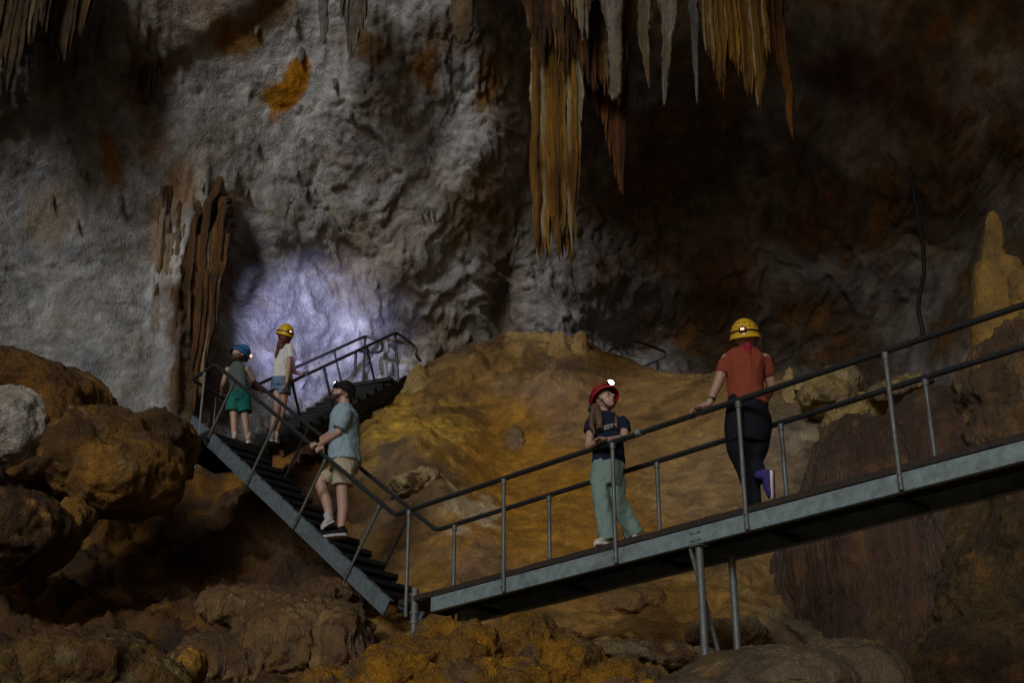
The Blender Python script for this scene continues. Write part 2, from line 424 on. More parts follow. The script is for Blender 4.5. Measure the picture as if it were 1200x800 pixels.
# ceiling, side walls: unseen rest of the chamber, roof shaped to shade the right, open only far to the front left where daylight comes in
def shell(name, P, c, flip=False):
    N = normals(P); P = P+N*(.5*fbm(P, .3, 4, seed=70)+.12*fbm(P, 1.3, 4, seed=71, kind='billow'))[..., None]
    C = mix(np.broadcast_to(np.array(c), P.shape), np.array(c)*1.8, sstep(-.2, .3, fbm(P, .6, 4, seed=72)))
    o = grid_obj(name, P, C, M['wall'], flip=flip); o['kind'] = 'structure'
u, v = np.meshgrid(np.linspace(0, 1, 260), np.linspace(0, 1, 260), indexing='ij')
Xc = -1.7+u*21; Yc = -10+v*35  # unseen roof, its left edge placed to shade the right wall
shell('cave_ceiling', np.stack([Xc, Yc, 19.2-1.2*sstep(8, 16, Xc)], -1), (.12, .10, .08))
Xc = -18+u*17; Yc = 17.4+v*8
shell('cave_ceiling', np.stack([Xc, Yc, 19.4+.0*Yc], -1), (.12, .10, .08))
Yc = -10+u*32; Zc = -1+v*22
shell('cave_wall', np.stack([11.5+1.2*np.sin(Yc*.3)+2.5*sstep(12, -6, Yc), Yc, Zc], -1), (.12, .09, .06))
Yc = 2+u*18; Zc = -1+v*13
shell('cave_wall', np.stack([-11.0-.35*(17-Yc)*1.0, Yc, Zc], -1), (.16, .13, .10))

# ------------------------------------------------------------------ sloping cave ground and flowstone mound
G = [  # px, py, Y
    (345, 540, 18.6), (395, 497, 19.6), (430, 474, 20.1), (465, 452, 20.4), (500, 418, 20.8), (550, 402, 21.0), (600, 391, 21.2), (650, 392, 21.2), (700, 403, 21.0), (760, 427, 20.6), (830, 446, 20.2), (920, 452, 19.6), (1000, 470, 19), (1100, 490, 18.5), (1250, 480, 18),
    (450, 560, 17.0), (500, 480, 19.2), (600, 450, 19.8), (600, 510, 18.2), (700, 470, 19.2), (750, 510, 17.8), (700, 600, 15.8), (560, 600, 15.9), (850, 560, 16.2), (650, 560, 16.9), (600, 690, 14.3), (750, 690, 14.0), (880, 660, 14.2), (950, 560, 16.),
    (450, 640, 15.4), (430, 700, 14.4), (380, 640, 15.9), (500, 760, 12.9), (700, 770, 12.3), (900, 770, 12.3), (1000, 650, 14.6), (1150, 650, 14.4), (1200, 780, 12.6),
    (300, 600, 16.9), (250, 650, 16.6), (330, 700, 15.0), (200, 600, 17.4), (100, 620, 16.8), (300, 760, 13.2), (150, 720, 14.4), (0, 640, 15.8), (0, 760, 13), (220, 540, 18.2), (-200, 640, 15), (-200, 500, 17), (60, 500, 18)]
gp = [W(*q) for q in G]
ctrl = [(p[0], p[1]) for p in gp]; val = [p[2] for p in gp]
for q in G[3:15]:                                   # falls away behind the crest
    p = W(*q); ctrl.append((p[0], p[1]+1.7)); val.append(p[2]-1.3)
for x in (-12, -7, -2.5, 2.5, 7, 12):
    for y, z in ((-8, -.3), (0, -.1), (5, .8), (8.5, 1.9), (26, 4.5)):
        ctrl.append((x, y)); val.append(z)
fg = tps(ctrl, val)
def ground(xs, ys, fine=True):
    X, Y = np.meshgrid(xs, ys, indexing='ij'); Z = fg(X, Y); P = np.stack([X, Y, Z], -1)
    px, py = PX(P)
    N = normals(P)
    if N[..., 2].mean() < 0: N = -N
    wq = np.stack([fbm(P, .6, 3, seed=81), fbm(P, .6, 3, seed=82), fbm(P, .6, 3, seed=83)], -1); Q = P+wq*.7
    sand = np.clip(ellm(px, py, 680, 590, 210, 110, .35, -10)+ellm(px, py, 800, 500, 120, 70, .4, 20), 0, 1)
    left = 1-sstep(380, 450, px+20*wq[..., 0])
    h = .16*fbm(Q, .45, 3, seed=84)*(1-.5*sand)+.13*fbm(Q, 1.0, 4, seed=85, kind='billow')*(1-.75*sand)+.05*fbm(Q, 2.7, 4, seed=86, kind='ridge')*(1-.6*sand)+.02*fbm(P, 7, 3, seed=87)
    h += left*(.42*fbm(Q, .8, 4, seed=88, kind='ridge')+.18*fbm(Q, 2.0, 4, seed=89, kind='ridge')+.12*fbm(Q, 1.5, 3, (1, 1, .4), seed=90, kind='billow'))
    for cx, cy, rx, ry, d in [(655, 450, 55, 45, .35), (600, 545, 55, 60, -.25), (520, 520, 60, 50, .3), (440, 520, 35, 40, .3), (540, 640, 60, 60, .15), (490, 560, 30, 40, .25), (560, 470, 40, 30, -.15), (520, 590, 22, 18, .2)]:
        h += d*np.exp(-((px-cx)/rx)**2-((py-cy)/ry)**2)
    flow = fbm(Q, 3.2, 3, (1, .45, .45), seed=91, kind='billow')
    h += .05*flow*(1-sand)+.03*fbm(Q, 4.5, 4, seed=95, kind='ridge')-.13
    h += .045*sstep(0, .05, fbm(Q, 1.3, 3, seed=96)+.04*fbm(P, 8, 2, seed=97))*(1-.8*sand)
    P = P+N*h[..., None]; px, py = PX(P)
    n1 = fbm(P, .7, 5, seed=92); n2 = fbm(P, 2., 5, seed=93); n3 = fbm(P, 6, 3, seed=94)
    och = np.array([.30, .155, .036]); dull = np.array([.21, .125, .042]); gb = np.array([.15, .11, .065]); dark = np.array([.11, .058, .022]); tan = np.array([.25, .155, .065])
    C = mix(np.broadcast_to(dull, P.shape), gb, sstep(-.1, .3, n1+.3*n2)); C = mix(C, dark, .8*sstep(.1, .35, n2-.3*n1))
    def st(cx, cy, rx, ry, c, k=1., ang=0, s=.4):
        nonlocal C
        C = mix(C, np.array(c), k*ellm(px+70*n1+30*n2, py+50*n2+10*n3, cx, cy, rx, ry, s, ang))
    st(600, 560, 90, 90, och); st(650, 620, 160, 70, och, .95); st(790, 500, 130, 70, tan, .9, 25); st(850, 570, 90, 60, (.28, .19, .10), .8); st(600, 720, 260, 60, (.30, .17, .055), .8)
    st(460, 500, 26, 30, (.40, .25, .06), .9); st(500, 505, 30, 22, (.40, .25, .06), .8); st(540, 600, 30, 20, (.5, .42, .30), .8); st(555, 595, 22, 20, (.48, .36, .22), .7); st(655, 460, 50, 40, (.25, .155, .09), .6)
    st(620, 395, 60, 14, (.34, .24, .11), .7); st(555, 660, 40, 30, (.20, .13, .085), .7); st(480, 575, 40, 60, (.15, .10, .06), .7)
    st(970, 480, 90, 40, (.33, .27, .17), .6); st(930, 540, 60, 50, (.16, .13, .10), .7)
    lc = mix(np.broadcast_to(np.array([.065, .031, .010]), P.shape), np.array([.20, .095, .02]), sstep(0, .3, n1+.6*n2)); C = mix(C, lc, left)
    pt = fbm(Q, 1.1, 5, seed=98); C = mix(C, C*np.array([.45, .42, .40]), .9*sstep(.02, .22, pt)*(1-.6*sand)); C = mix(C, C*1.35, .8*sstep(.08, .3, fbm(P, 2.6, 4, seed=99)))
    C = C*(1+.25*n3[..., None])
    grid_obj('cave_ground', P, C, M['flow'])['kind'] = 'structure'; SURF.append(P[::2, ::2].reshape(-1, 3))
ground(np.arange(-9, 10, .032), np.arange(9.5, 24, .034))
ground(np.linspace(-16, 18, 160), np.linspace(-9, 9.7, 120))

# ------------------------------------------------------------------ loose rocks and flowstone bodies
def rocktex(c1, c2, c3=None, seed=0, amp=.12, flute=0., craggy=.05, top=None, f=1.0, fflute=6.):
    def disp(P, N):
        w = np.stack([fbm(P, .9*f, 3, seed=seed+1), fbm(P, .9*f, 3, seed=seed+2), fbm(P, .9*f, 3, seed=seed+3)], -1); Q = P+.35*w
        h = amp*.55*fbm(Q, 1.2*f, 4, seed=seed+4)+amp*.7*fbm(Q, 1.5*f, 3, seed=seed+11, kind='ridge')+craggy*fbm(Q, 3.4*f, 4, seed=seed+5, kind='ridge')+.034*fbm(P, 8, 3, seed=seed+6, kind='ridge')
        if flute: h = h+flute*fbm(Q, fflute, 3, (1, 1, .12), seed=seed+7, kind='billow')*np.clip(1.3-np.abs(N[..., 2]), 0, 1)
        return N*h[..., None]
    def col(P, N):
        n1 = fbm(P, 1.1*f, 4, seed=seed+8); n2 = fbm(P, 3.3, 4, seed=seed+9); n3 = fbm(P, 10, 2, seed=seed+10)
        C = mix(np.broadcast_to(np.array(c1), P.shape), np.array(c2), sstep(-.15, .25, n1+.5*n2))
        if c3 is not None: C = mix(C, np.array(c3), sstep(.12, .3, n2-.3*n1))
        if top is not None: C = mix(C, np.array(top[0]), sstep(top[1], top[1]+.25, N[..., 2]+.35*n2))
        return C*(1+.3*n3[..., None])
    return disp, col
def blob(name, label, cat, lobes, tex, vox=.035, sm=6, group=None, mat='boulder', parent=None, kind=None, snap=None):
    mb = MB()
    if snap is not None:
        q0 = lobes[0]; dy = surfY(q0[0], q0[1])+snap-q0[2]; lobes = [(q[0], q[1], q[2]+dy)+tuple(q[3:]) for q in lobes]
    for q in lobes:
        px_, py_, Y_, rx, ry, rd = q[:6]; ang = q[6] if len(q) > 6 else 0
        c = W(px_, py_, Y_); d = c[1]*cp+(c[2]-CAMZ)*sp_; s = d/FPX; a = R(ang)
        mb.ell(c, (rx*s*math.cos(a), 0, -rx*s*math.sin(a)), (0, rd, rd*.15), (ry*s*math.sin(a), 0, ry*s*math.cos(a)), nu=28, nv=18)
    e = None
    o = mb.build(name, M[mat], parent, remesh=vox, sm=sm, disp=tex[0], col=tex[1])
    if parent is None: recentre(o)
    tag(o, label, cat, group, kind); return o
def recentre(o):
    me = o.data; n = len(me.vertices); co = np.empty(n*3, np.float32); me.vertices.foreach_get('co', co); co = co.reshape(-1, 3)
    c = co.mean(0); c[2] = co[:, 2].min(); me.vertices.foreach_set('co', (co-c).ravel()); me.update(); o.location = Vector([float(v) for v in c]); return o
GB = 'boulders heaped against the left wall'
ochre = (.235, .12, .03); brown = (.095, .048, .017); dbrown = (.06, .030, .012); pale_ = (.42, .39, .34); tanr = (.27, .17, .07)
topc = ((.105, .06, .024), .5)
blob('boulder', 'large rounded brown boulder with lumpy tan underside below the left wall', 'boulder',
     [(110, 535, 14.8, 88, 62, .95, 8), (150, 560, 14.5, 66, 50, .8, 0), (60, 470, 15.4, 75, 40, .9, 12), (185, 520, 15.2, 42, 36, .7)], rocktex(ochre, brown, tanr, 100, .16, .0, .07, topc), group=GB)
blob('boulder', 'boulder with a bare white broken face at the left edge', 'boulder',
     [(10, 503, 14.1, 54, 54, .5, -12)], rocktex(pale_, (.40, .35, .29), (.5, .47, .42), 120, .06, 0, .07, None, 1.4), group=GB)
blob('boulder', 'smooth orange brown rock slab arching over the white faced boulder', 'boulder',
     [(30, 445, 14.6, 70, 34, .6, 22), (72, 490, 14.35, 24, 44, .45, -18), (40, 552, 14.3, 50, 16, .4, -20)], rocktex((.17, .08, .02), brown, None, 130, .09, 0, .04, topc), group=GB)
blob('boulder', 'brown fluted boulder in the lower left under the big boulder', 'boulder',
     [(20, 625, 13.9, 66, 52, .8, 8), (-30, 600, 14, 60, 60, .8)], rocktex(brown, dbrown, (.28, .15, .055), 140, .12, .05, .06), group=GB)
blob('rock', 'small tan rock wedged under the big boulder', 'rock', [(88, 608, 14.2, 24, 26, .3, 20)], rocktex(ochre, tanr, brown, 150, .06, 0, .06, None, 1.6), vox=.025)
blob('rock', 'tan rock lump between the big boulder and the landing', 'rock', [(204, 548, 15.3, 22, 16, .35, 0)], rocktex(tanr, ochre, brown, 155, .06, 0, .06, None, 1.6), vox=.025)
blob('rock_ledge', 'mossy brown rock ledge across the bottom left corner', 'rock ledge',
     [(95, 790, 11.0, 92, 52, .8, -4), (10, 810, 10.8, 70, 50, .8), (170, 815, 11.0, 60, 44, .6, 14)], rocktex((.14, .08, .026), brown, (.19, .14, .07), 170, .08, 0, .07, None, 1.3), vox=.028)
blob('rock', 'little orange rock knob beside the bottom left ledge', 'rock', [(222, 785, 11.4, 17, 27, .25, 8)], rocktex((.32, .17, .045), (.25, .13, .04), None, 175, .05, 0, .04, None, 1.6), vox=.022)
blob('flowstone_bank', 'fluted grey brown flowstone bank below the staircase', 'flowstone',
     [(350, 760, 13.5, 78, 66, .8, 0), (270, 790, 13.4, 80, 50, .8), (400, 770, 13.2, 36, 66, .6), (325, 722, 14.3, 95, 34, .7, 8), (385, 700, 14.2, 40, 22, .5)], rocktex((.16, .095, .04), (.10, .055, .022), (.24, .155, .07), 180, .07, .13, .05, ((.10, .06, .03), .6), 1, 7.5), mat='flute', vox=.026, sm=4)
blob('rock_outcrop', 'crumbly ochre outcrop under the low end of the walkway', 'rock outcrop',
     [(475, 792, 11.3, 70, 38, .8, -12), (545, 770, 11.4, 52, 32, .7), (615, 768, 11.5, 40, 46, .6, -8), (660, 790, 11.5, 60, 44, .7, 18), (400, 815, 11.2, 60, 30, .7), (560, 815, 11.1, 120, 40, .8), (520, 748, 11.6, 34, 16, .4, -6), (720, 815, 11.2, 70, 40, .6)],
     rocktex((.31, .155, .026), (.19, .10, .026), (.14, .09, .045), 190, .12, .03, .12, None, 1.5), vox=.026, sm=4)
blob('rock', 'rounded ochre rock on the slope below the walkway beam', 'rock', [(742, 708, 13.2, 42, 22, .45, -4)], rocktex((.30, .18, .07), (.24, .15, .07), None, 200, .07, 0, .05), vox=.028, snap=.22)
blob('rock', 'low grey brown rock shelf at the foot of the slope', 'rock', [(760, 770, 12.2, 90, 16, .6, 3), (850, 745, 12.8, 50, 24, .5)], rocktex((.20, .15, .09), brown, (.30, .19, .08), 205, .08, 0, .08), vox=.028)
blob('rock', 'pale broken rock in the slope left of the walkway rails', 'rock', [(487, 566, 16.1, 30, 15, .3, -14), (470, 575, 16.2, 14, 10, .2)], rocktex((.42, .33, .19), (.34, .25, .13), brown, 210, .06, 0, .07, None, 2), vox=.022, snap=.12)
blob('flowstone_mound', 'smooth grey brown mound under the walkway supports', 'flowstone',
     [(905, 800, 10.3, 110, 42, .9, 0), (1000, 800, 10.4, 62, 52, .7, 10), (830, 815, 10.2, 70, 30, .7)], rocktex((.12, .09, .055), (.09, .065, .04), (.16, .10, .045), 215, .07, .01, .02), mat='flow', vox=.028)
blob('flowstone_column', 'huge dark brown fluted flowstone body under the right end of the walkway', 'flowstone',
     [(1030, 700, 13.6, 98, 230, 1.0, 0), (1090, 610, 14.0, 100, 170, 1.1, 12), (1190, 590, 14.2, 90, 205, 1.1, 12), (960, 720, 14.2, 50, 150, .8), (1130, 820, 13.6, 90, 120, .9)],
     rocktex((.075, .04, .024), (.05, .03, .018), (.105, .058, .028), 220, .09, .10, .02, ((.09, .055, .032), .7), .8, 3.6), mat='flute', vox=.04)
blob('flowstone_bank', 'rough orange brown flowstone bulging at the right edge above the beam', 'flowstone',
     [(1170, 460, 13.1, 46, 64, .5, 18), (1185, 530, 12.9, 44, 60, .5), (1210, 420, 13.2, 40, 50, .5)], rocktex((.16, .095, .04), (.07, .042, .02), (.22, .14, .055), 230, .14, .04, .10, topc, 1.2), mat='flute', vox=.03)
blob('rock', 'mottled brown rock wall in the bottom right corner', 'rock', [(1185, 730, 12.6, 84, 130, .7, 6), (1240, 700, 12.4, 90, 160, .8), (1150, 800, 12.4, 90, 70, .7), (1130, 640, 13.2, 40, 70, .5, 14)], rocktex((.085, .055, .022), (.05, .03, .016), (.14, .08, .03), 235, .12, .0, .08, None, 1.2), vox=.032)
blob('rock', 'pale yellow ragged rock ridge behind the right railings', 'rock', [(1000, 490, 16.5, 42, 20, .4, -26), (1052, 458, 16.2, 44, 13, .4, -18), (970, 470, 17, 34, 24, .5, 10), (1020, 515, 16.2, 20, 20, .4)], rocktex((.34, .25, .11), (.24, .18, .11), (.12, .08, .04), 240, .10, .02, .09, None, 1.8), vox=.03)
blob('rock', 'squat tan rock behind the orange shirt figure', 'rock', [(985, 450, 18, 26, 22, .4, 0)], rocktex((.33, .27, .15), (.24, .17, .08), None, 245, .08, .0, .06, None, 1.6), vox=.03)

# stalagmites
def spire(name, label, pts, mat, cols, seed, group=None, cat='stalagmite', n=40, flute=.02, m=110, lumps=.04, snap=0):
    """pts: (px, py, Y, rx_px) from base up; lathe-like body with uneven section"""
    C_ = []; Rr = []
    if snap:
        dy = surfY(pts[0][0], pts[0][1])+snap-pts[0][2]; pts = [(q[0], q[1], q[2]+dy, q[3]) for q in pts]
        if cat == 'stalagmite': q = pts[0]; pts = [(q[0], q[1]+22, q[2], q[3]*1.7), (q[0], q[1]+8, q[2], q[3]*1.25)]+pts
    for q in pts:
        c = W(*q[:3]); d = c[1]*cp+(c[2]-CAMZ)*sp_; C_.append(c); Rr.append(q[3]*d/FPX)
    C_ = np.array(C_); Rr = np.array(Rr); t = np.linspace(0, 1, len(pts)); tt = np.linspace(0, 1, m)
    cc = np.stack([np.interp(tt, t, C_[:, i]) for i in range(3)], -1); rr = np.interp(tt, t, Rr)
    g = np.linspace(0, 2*np.pi, n+1); A, T = np.meshgrid(g, tt)
    P = np.stack([cc[:, None, 0]+rr[:, None]*np.cos(A), cc[:, None, 1]-rr[:, None]*np.sin(A), cc[:, None, 2]+0*A], -1)
    Nn = np.stack([np.cos(A), -np.sin(A), 0*A], -1)
    S = np.stack([np.cos(A)*.35+cc[0, 0], np.sin(A)*.35, cc[:, None, 2]+0*A], -1)
    h = flute*fbm(S, 9, 3, (1, 1, .10), seed=seed, kind='billow')+lumps*fbm(S, 2.6, 3, (1, 1, .9), seed=seed+1)+lumps*.8*fbm(P, 7, 3, (1, 1, 1), seed=seed+5, kind='billow')
    P = P+Nn*(h*np.clip(rr/.08, .08, 1)[:, None])[..., None]; P[:, -1] = P[:, 0]
    n1 = fbm(P, 2.2, 4, (1, 1, .3), seed=seed+2); n2 = fbm(P, 9, 3, (1, 1, .06), seed=seed+3)
    C = mix(np.broadcast_to(np.array(cols[0]), P.shape), np.array(cols[1]), sstep(-.1, .25, n1)); 
    if len(cols) > 2: C = mix(C, np.array(cols[2]), sstep(.05, .3, n2-.3*n1))
    C[:, -1] = C[:, 0]
    o = grid_obj(name, P, C, M[mat]); recentre(o); tag(o, label, cat, group); return o
cw = ((.34, .24, .11), (.24, .15, .06)); co_ = ((.38, .26, .10), (.30, .19, .07))
spire('stalagmite', 'tall ochre stalagmite with a thin finger on broad shoulders at the right edge',
      [(1172, 470, 14.6, 30), (1172, 420, 14.6, 33), (1171, 350, 14.6, 33), (1170, 322, 14.6, 31), (1168, 311, 14.6, 26), (1165, 304, 14.6, 15), (1163, 296, 14.6, 13.5), (1165, 270, 14.6, 10.5), (1164, 256, 14.6, 8), (1163, 250, 14.6, 5), (1163, 247, 14.6, .5)], 'flow', ((.25, .155, .05), (.16, .10, .035)), 300, lumps=.03, flute=.01)
blob('stalagmite', 'blunt ochre stalagmite lump joined to the right side of the tall finger', 'stalagmite', [(1194, 345, 14.4, 22, 34, .25), (1192, 400, 14.5, 30, 50, .3)], rocktex((.24, .15, .048), (.15, .095, .035), None, 302, .03, .01, .02, None, 1.5), vox=.022, mat='flow')
GS = 'little stalagmites on the mound crest'
spire('stalagmite', 'left of the two small stalagmites on the mound crest', [(655, 408, 20.9, 12), (655, 400, 20.9, 9), (655, 392, 20.9, 6.5), (655, 388.5, 20.9, 1)], 'flow', cw, 310, GS, snap=.2)
spire('stalagmite', 'right of the two small stalagmites on the mound crest', [(679, 410, 20.8, 12), (680, 399, 20.8, 9), (680, 392, 20.8, 6), (680, 387.5, 20.8, 1)], 'flow', cw, 320, GS, snap=.2)
spire('stalagmite', 'cone shaped stalagmite at the top end of the upper stairs', [(490, 450, 19.9, 17), (490, 443, 19.9, 14), (490, 434, 19.9, 9), (491, 428, 19.9, 4), (491, 426, 19.9, .5)], 'flow', cw, 330, snap=.2)
spire('stalagmite', 'small brown stub rising from the middle of the ochre slope', [(604, 522, 17.2, 13), (604, 512, 17.3, 11), (605, 503, 17.35, 7), (605, 497, 17.35, 1)], 'flow', ((.25, .17, .10), (.20, .13, .07)), 340, snap=.2)
spire('stalagmite', 'pointed yellow stalagmite behind the walkway beside the squat tan rock', [(950, 480, 17.2, 14), (952, 460, 17.2, 12), (953, 446, 17.2, 8), (953, 438, 17.2, 3), (953, 435, 17.2, .5)], 'flow', ((.40, .31, .12), (.30, .22, .10)), 350, snap=.2)
spire('stalagmite', 'slim stalagmite just right of the orange shirt', [(923, 470, 18, 8), (924, 446, 18, 6), (925, 434, 18, 4), (925, 430, 18, .5)], 'flow', ((.40, .31, .16), (.30, .22, .10)), 360, snap=.2)

# ------------------------------------------------------------------ stalactites
GT = 'stalactites hanging from the cave roof'
orange = ((.29, .155, .032), (.17, .075, .015), (.42, .35, .22)); white = ((.55, .52, .45), (.44, .40, .32)); rust = ((.22, .085, .018), (.12, .045, .012)); whi2 = ((.38, .32, .22), (.30, .16, .05), (.55, .50, .42))
def bundle(name, label, px0, px1, ytop, tips, Y, cols, seed, nrow=2, thick=.28, rpx=None, yfun=None, wob=.06, mat='drip', emb=.25, snapat=None):
    if snapat: Y = surfY(*snapat)+.03
    """drapery: a row of fused tapering drips. tips = [(px, tip_py), ...] silhouette of the lower edge"""
    rs = np.random.RandomState(seed); tips = np.array(tips, float); cs = []
    P_all = []; F_all = []; C_all = []; off = 0; n = 12; m = 44
    w = px1-px0; rpx = (rpx or 6)*.50; step = rpx*.62
    for row in range(nrow):
        for x in np.arange(px0+step*.4, px1, step):
            x = x+rs.uniform(-.6, .6)*step
            tip = np.interp(x, tips[:, 0], tips[:, 1])+-abs(rs.normal(0, .11))*(np.interp(x, tips[:, 0], tips[:, 1])-ytop)*(1.3 if row else 1)
            r = rpx*rs.choice([.6, .8, 1., 1.3, 1.7], p=[.2, .3, .3, .12, .08]); Yd = Y+(row-(nrow-1)/2)*thick/nrow+rs.uniform(-.08, .08)
            yt = ytop if yfun is None else yfun(x)
            t = np.linspace(0, 1, m); L = tip-yt
            pyv = yt+L*t; rr = r*np.clip((1-t)*L/(r*rs.uniform(6, 22)), 0, 1)**.7*(1+.15*(1-t)); rr[-1] = .05
            a0 = W(x, yt, Yd); a1 = W(x, tip, Yd); 
            cc = np.array([[a0[0], a0[1], W(x, q, Yd)[2]] for q in pyv]); cc[:, 1] += emb*(1-sstep(0, .22, t)); s = (a0[1]*cp+(a0[2]-CAMZ)*sp_)/FPX
            g = np.linspace(0, 2*np.pi, n, endpoint=False); A, T = np.meshgrid(g, t)
            wv = fbm(np.stack([cc[:, 0]*3+seed, cc[:, 1], cc[:, 2]*1.2], -1), 1, 3, seed=seed)*wob
            V = np.stack([cc[:, None, 0]+wv[:, None]+rr[:, None]*s*np.cos(A), cc[:, None, 1]+rr[:, None]*s*np.sin(A), cc[:, None, 2]+0*A], -1)
            V += (np.stack([np.cos(A), np.sin(A), 0*A], -1)*(.75*s*np.minimum(rr, r)[:, None]*fbm(V, 8, 3, (1, 1, .8), seed=seed))[..., None])
            P_all.append(V.reshape(-1, 3))
            cid = cols[rs.randint(0, 3) % len(cols)] if rs.rand() < .35 else cols[0]
            k = rs.uniform(.6, 1.35);
            if rs.rand() < .10+.25*(abs((x-px0)/w-.5) > .42): cid = cols[-1]
            k = k*1.; nn = fbm(V, 3, 3, (1, 1, .25), seed=seed+3)
            C = mix(np.broadcast_to(np.array(cid)*k, V.shape), np.array(cols[1])*k, sstep(0, .3, nn)); C = mix(C, np.array(cols[1])*.5, .6*sstep(.1, .35, fbm(V, 1.6, 3, (1, 1, 1.4), seed=seed+9))); C_all.append(C.reshape(-1, 3))
            idx = np.arange(n*m).reshape(m, n)+off; nx = np.roll(idx, -1, axis=1)
            F_all.append(np.stack([idx[:-1], nx[:-1], nx[1:], idx[1:]], -1).reshape(-1, 4)); off += n*m
    V = np.concatenate(P_all); F = np.concatenate(F_all); C = np.concatenate(C_all)
    me = bpy.data.meshes.new(name); me.vertices.add(len(V)); me.vertices.foreach_set('co', V.astype(np.float32).ravel())
    me.loops.add(F.size); me.loops.foreach_set('vertex_index', F.astype(np.int32).ravel()); me.polygons.add(len(F))
    me.polygons.foreach_set('loop_start', np.arange(0, F.size, 4, dtype=np.int32)); me.polygons.foreach_set('use_smooth', np.ones(len(F), bool)); me.update(calc_edges=True)
    set_col(me, C); me.materials.append(M[mat]); o = bpy.data.objects.new(name, me); link(o); recentre(o); tag(o, label, 'stalactite', GT); return o
bundle('stalactite', 'massive orange column of fused drips hanging in the middle of the cave', 624, 680, 45,
       [(624, 300), (628, 318), (636, 300), (640, 304), (648, 300), (652, 316), (662, 320), (668, 300), (673, 250), (680, 120)], 17.2, orange, 400, 3, .5, 6.5, lambda x: 28-12*math.sin((x-620)/62*3.14)+8*math.sin(x*.7), emb=.5)
bundle('stalactite', 'dark rusty drapery spreading above the big orange column', 612, 736, -60,
       [(612, 10), (624, 50), (632, 84), (640, 60), (650, 74), (660, 104), (668, 72), (676, 92), (690, 110), (704, 120), (722, 128), (736, 60)], 16.95, ((.15, .07, .02), (.08, .036, .012), (.18, .11, .05)), 405, 3, .4, 6.5)
bundle('stalactite', 'rust coloured ragged curtain joined to the right of the big orange column', 676, 728, 20,
       [(676, 70), (684, 110), (694, 135), (704, 150), (712, 200), (718, 232), (722, 232), (728, 140)], 17.5, rust, 410, 2, .3, 5)
bundle('stalactite', 'wide orange curtain of thin drips hanging at the top right of centre', 816, 892, -60,
       [(816, 60), (824, 84), (836, 122), (841, 80), (850, 76), (862, 110), (872, 128), (878, 136), (884, 84), (892, 60)], 15.6, orange, 420, 3, .4, 4.5)
bundle('stalactite', 'thin red brown drip strand right of the wide orange curtain', 897, 912, -60, [(897, 70), (903, 110), (907, 178), (909, 172), (912, 110)], 15.8, rust, 430, 2, .15, 4)
spire('stalactite', 'long blunt grey white stalactite left of the dark gap', [(718, 118, 16.4, .5), (720, 116, 16.4, 4), (721, 108, 16.4, 7), (722, 70, 16.4, 8), (721, 40, 16.4, 8), (718, 10, 16.4, 13), (714, -40, 16.4, 19), (712, -110, 16.6, 26)], 'drip', ((.30, .27, .21), (.22, .18, .13), (.36, .34, .29)), 440, GT, 'stalactite', lumps=.03)
bundle('stalactite', 'cream stalactite tuft with short orange tips at the top', 655, 696, -70, [(655, 8), (664, 14), (672, 22), (680, 54), (684, 50), (690, 16), (696, -10)], 16.2, whi2, 450, 2, .3, 5.5)
spire('stalactite', 'thin white icicle stalactite right of the dark gap', [(778, 124, 16.0, .4), (778.5, 118, 16, 2), (780, 90, 16, 4), (782, 50, 16, 5.5), (784, 20, 16, 9), (778, -20, 16, 16), (775, -80, 16.2, 22)], 'drip', ((.34, .31, .25), (.25, .2, .13)), 460, GT, 'stalactite')
spire('stalactite', 'thin brown edged spike left beside the white icicle', [(761, 104, 16.1, .4), (760, 96, 16.1, 1.6), (757, 66, 16.1, 4), (754, 40, 16.1, 6), (756, 10, 16.1, 8), (760, -40, 16.1, 12)], 'drip', ((.20, .13, .07), (.28, .24, .18)), 470, GT, 'stalactite')
spire('stalactite', 'slender grey needle between the white icicle and the orange curtain', [(817, 122, 15.9, .3), (816.5, 110, 15.9, 1.6), (815, 60, 15.9, 3.2), (813, 10, 15.9, 5), (812, -60, 15.9, 8)], 'drip', ((.20, .20, .19), (.15, .14, .13)), 480, GT, 'stalactite')
spire('stalactite', 'stubby tan stalactite on the wall at top centre left', [(543, 52, 17.6, .5), (543, 49, 17.6, 6), (544, 35, 17.6, 11), (543, 10, 17.6, 13), (540, -20, 17.6, 16), (540, -60, 17.7, 20)], 'drip', ((.24, .17, .10), (.18, .12, .07)), 490, GT, 'stalactite')
bundle('stalactite', 'grey white drip cluster near the top left of centre', 404, 432, -60, [(404, 20), (410, 40), (416, 74), (421, 78), (426, 50), (432, 30)], 17.2, ((.30, .28, .25), (.22, .18, .13)), 500, 2, .3, 5.5)
spire('stalactite', 'slim grey stalactite left of the grey white drip cluster', [(379, 52, 17.2, .4), (379, 48, 17.2, 3.5), (380, 25, 17.2, 4.5), (378, 0, 17.2, 6), (378, -50, 17.2, 9)], 'drip', ((.26, .25, .23), (.20, .18, .16)), 510, GT, 'stalactite')
spire('stalactite', 'short grey nub stalactite on the pale wall left of centre', [(334, 258, 18.3, .3), (333, 255, 18.3, 3), (334, 242, 18.4, 5), (336, 230, 18.6, 7)], 'drip', ((.36, .34, .31), (.30, .27, .23)), 515, GT, 'stalactite')
bundle('stalactite', 'dark brown drapery in the top left corner', 0, 70, -60, [(0, 90), (10, 130), (24, 80), (40, 116), (52, 60), (70, 44)], 15.6, ((.12, .075, .025), (.07, .04, .02), (.26, .20, .10)), 520, 2, .4, 6)
bundle('stalactite', 'dark brown ragged fringe under the upper left ledge', 146, 206, 40, [(146, 90), (156, 120), (166, 100), (178, 132), (190, 90), (206, 70)], 16.9, ((.08, .045, .02), (.055, .03, .018), (.16, .10, .05)), 525, 2, .2, 3.5, lambda x: 62+14*math.sin(x*.6), emb=.3, snapat=(176, 84))
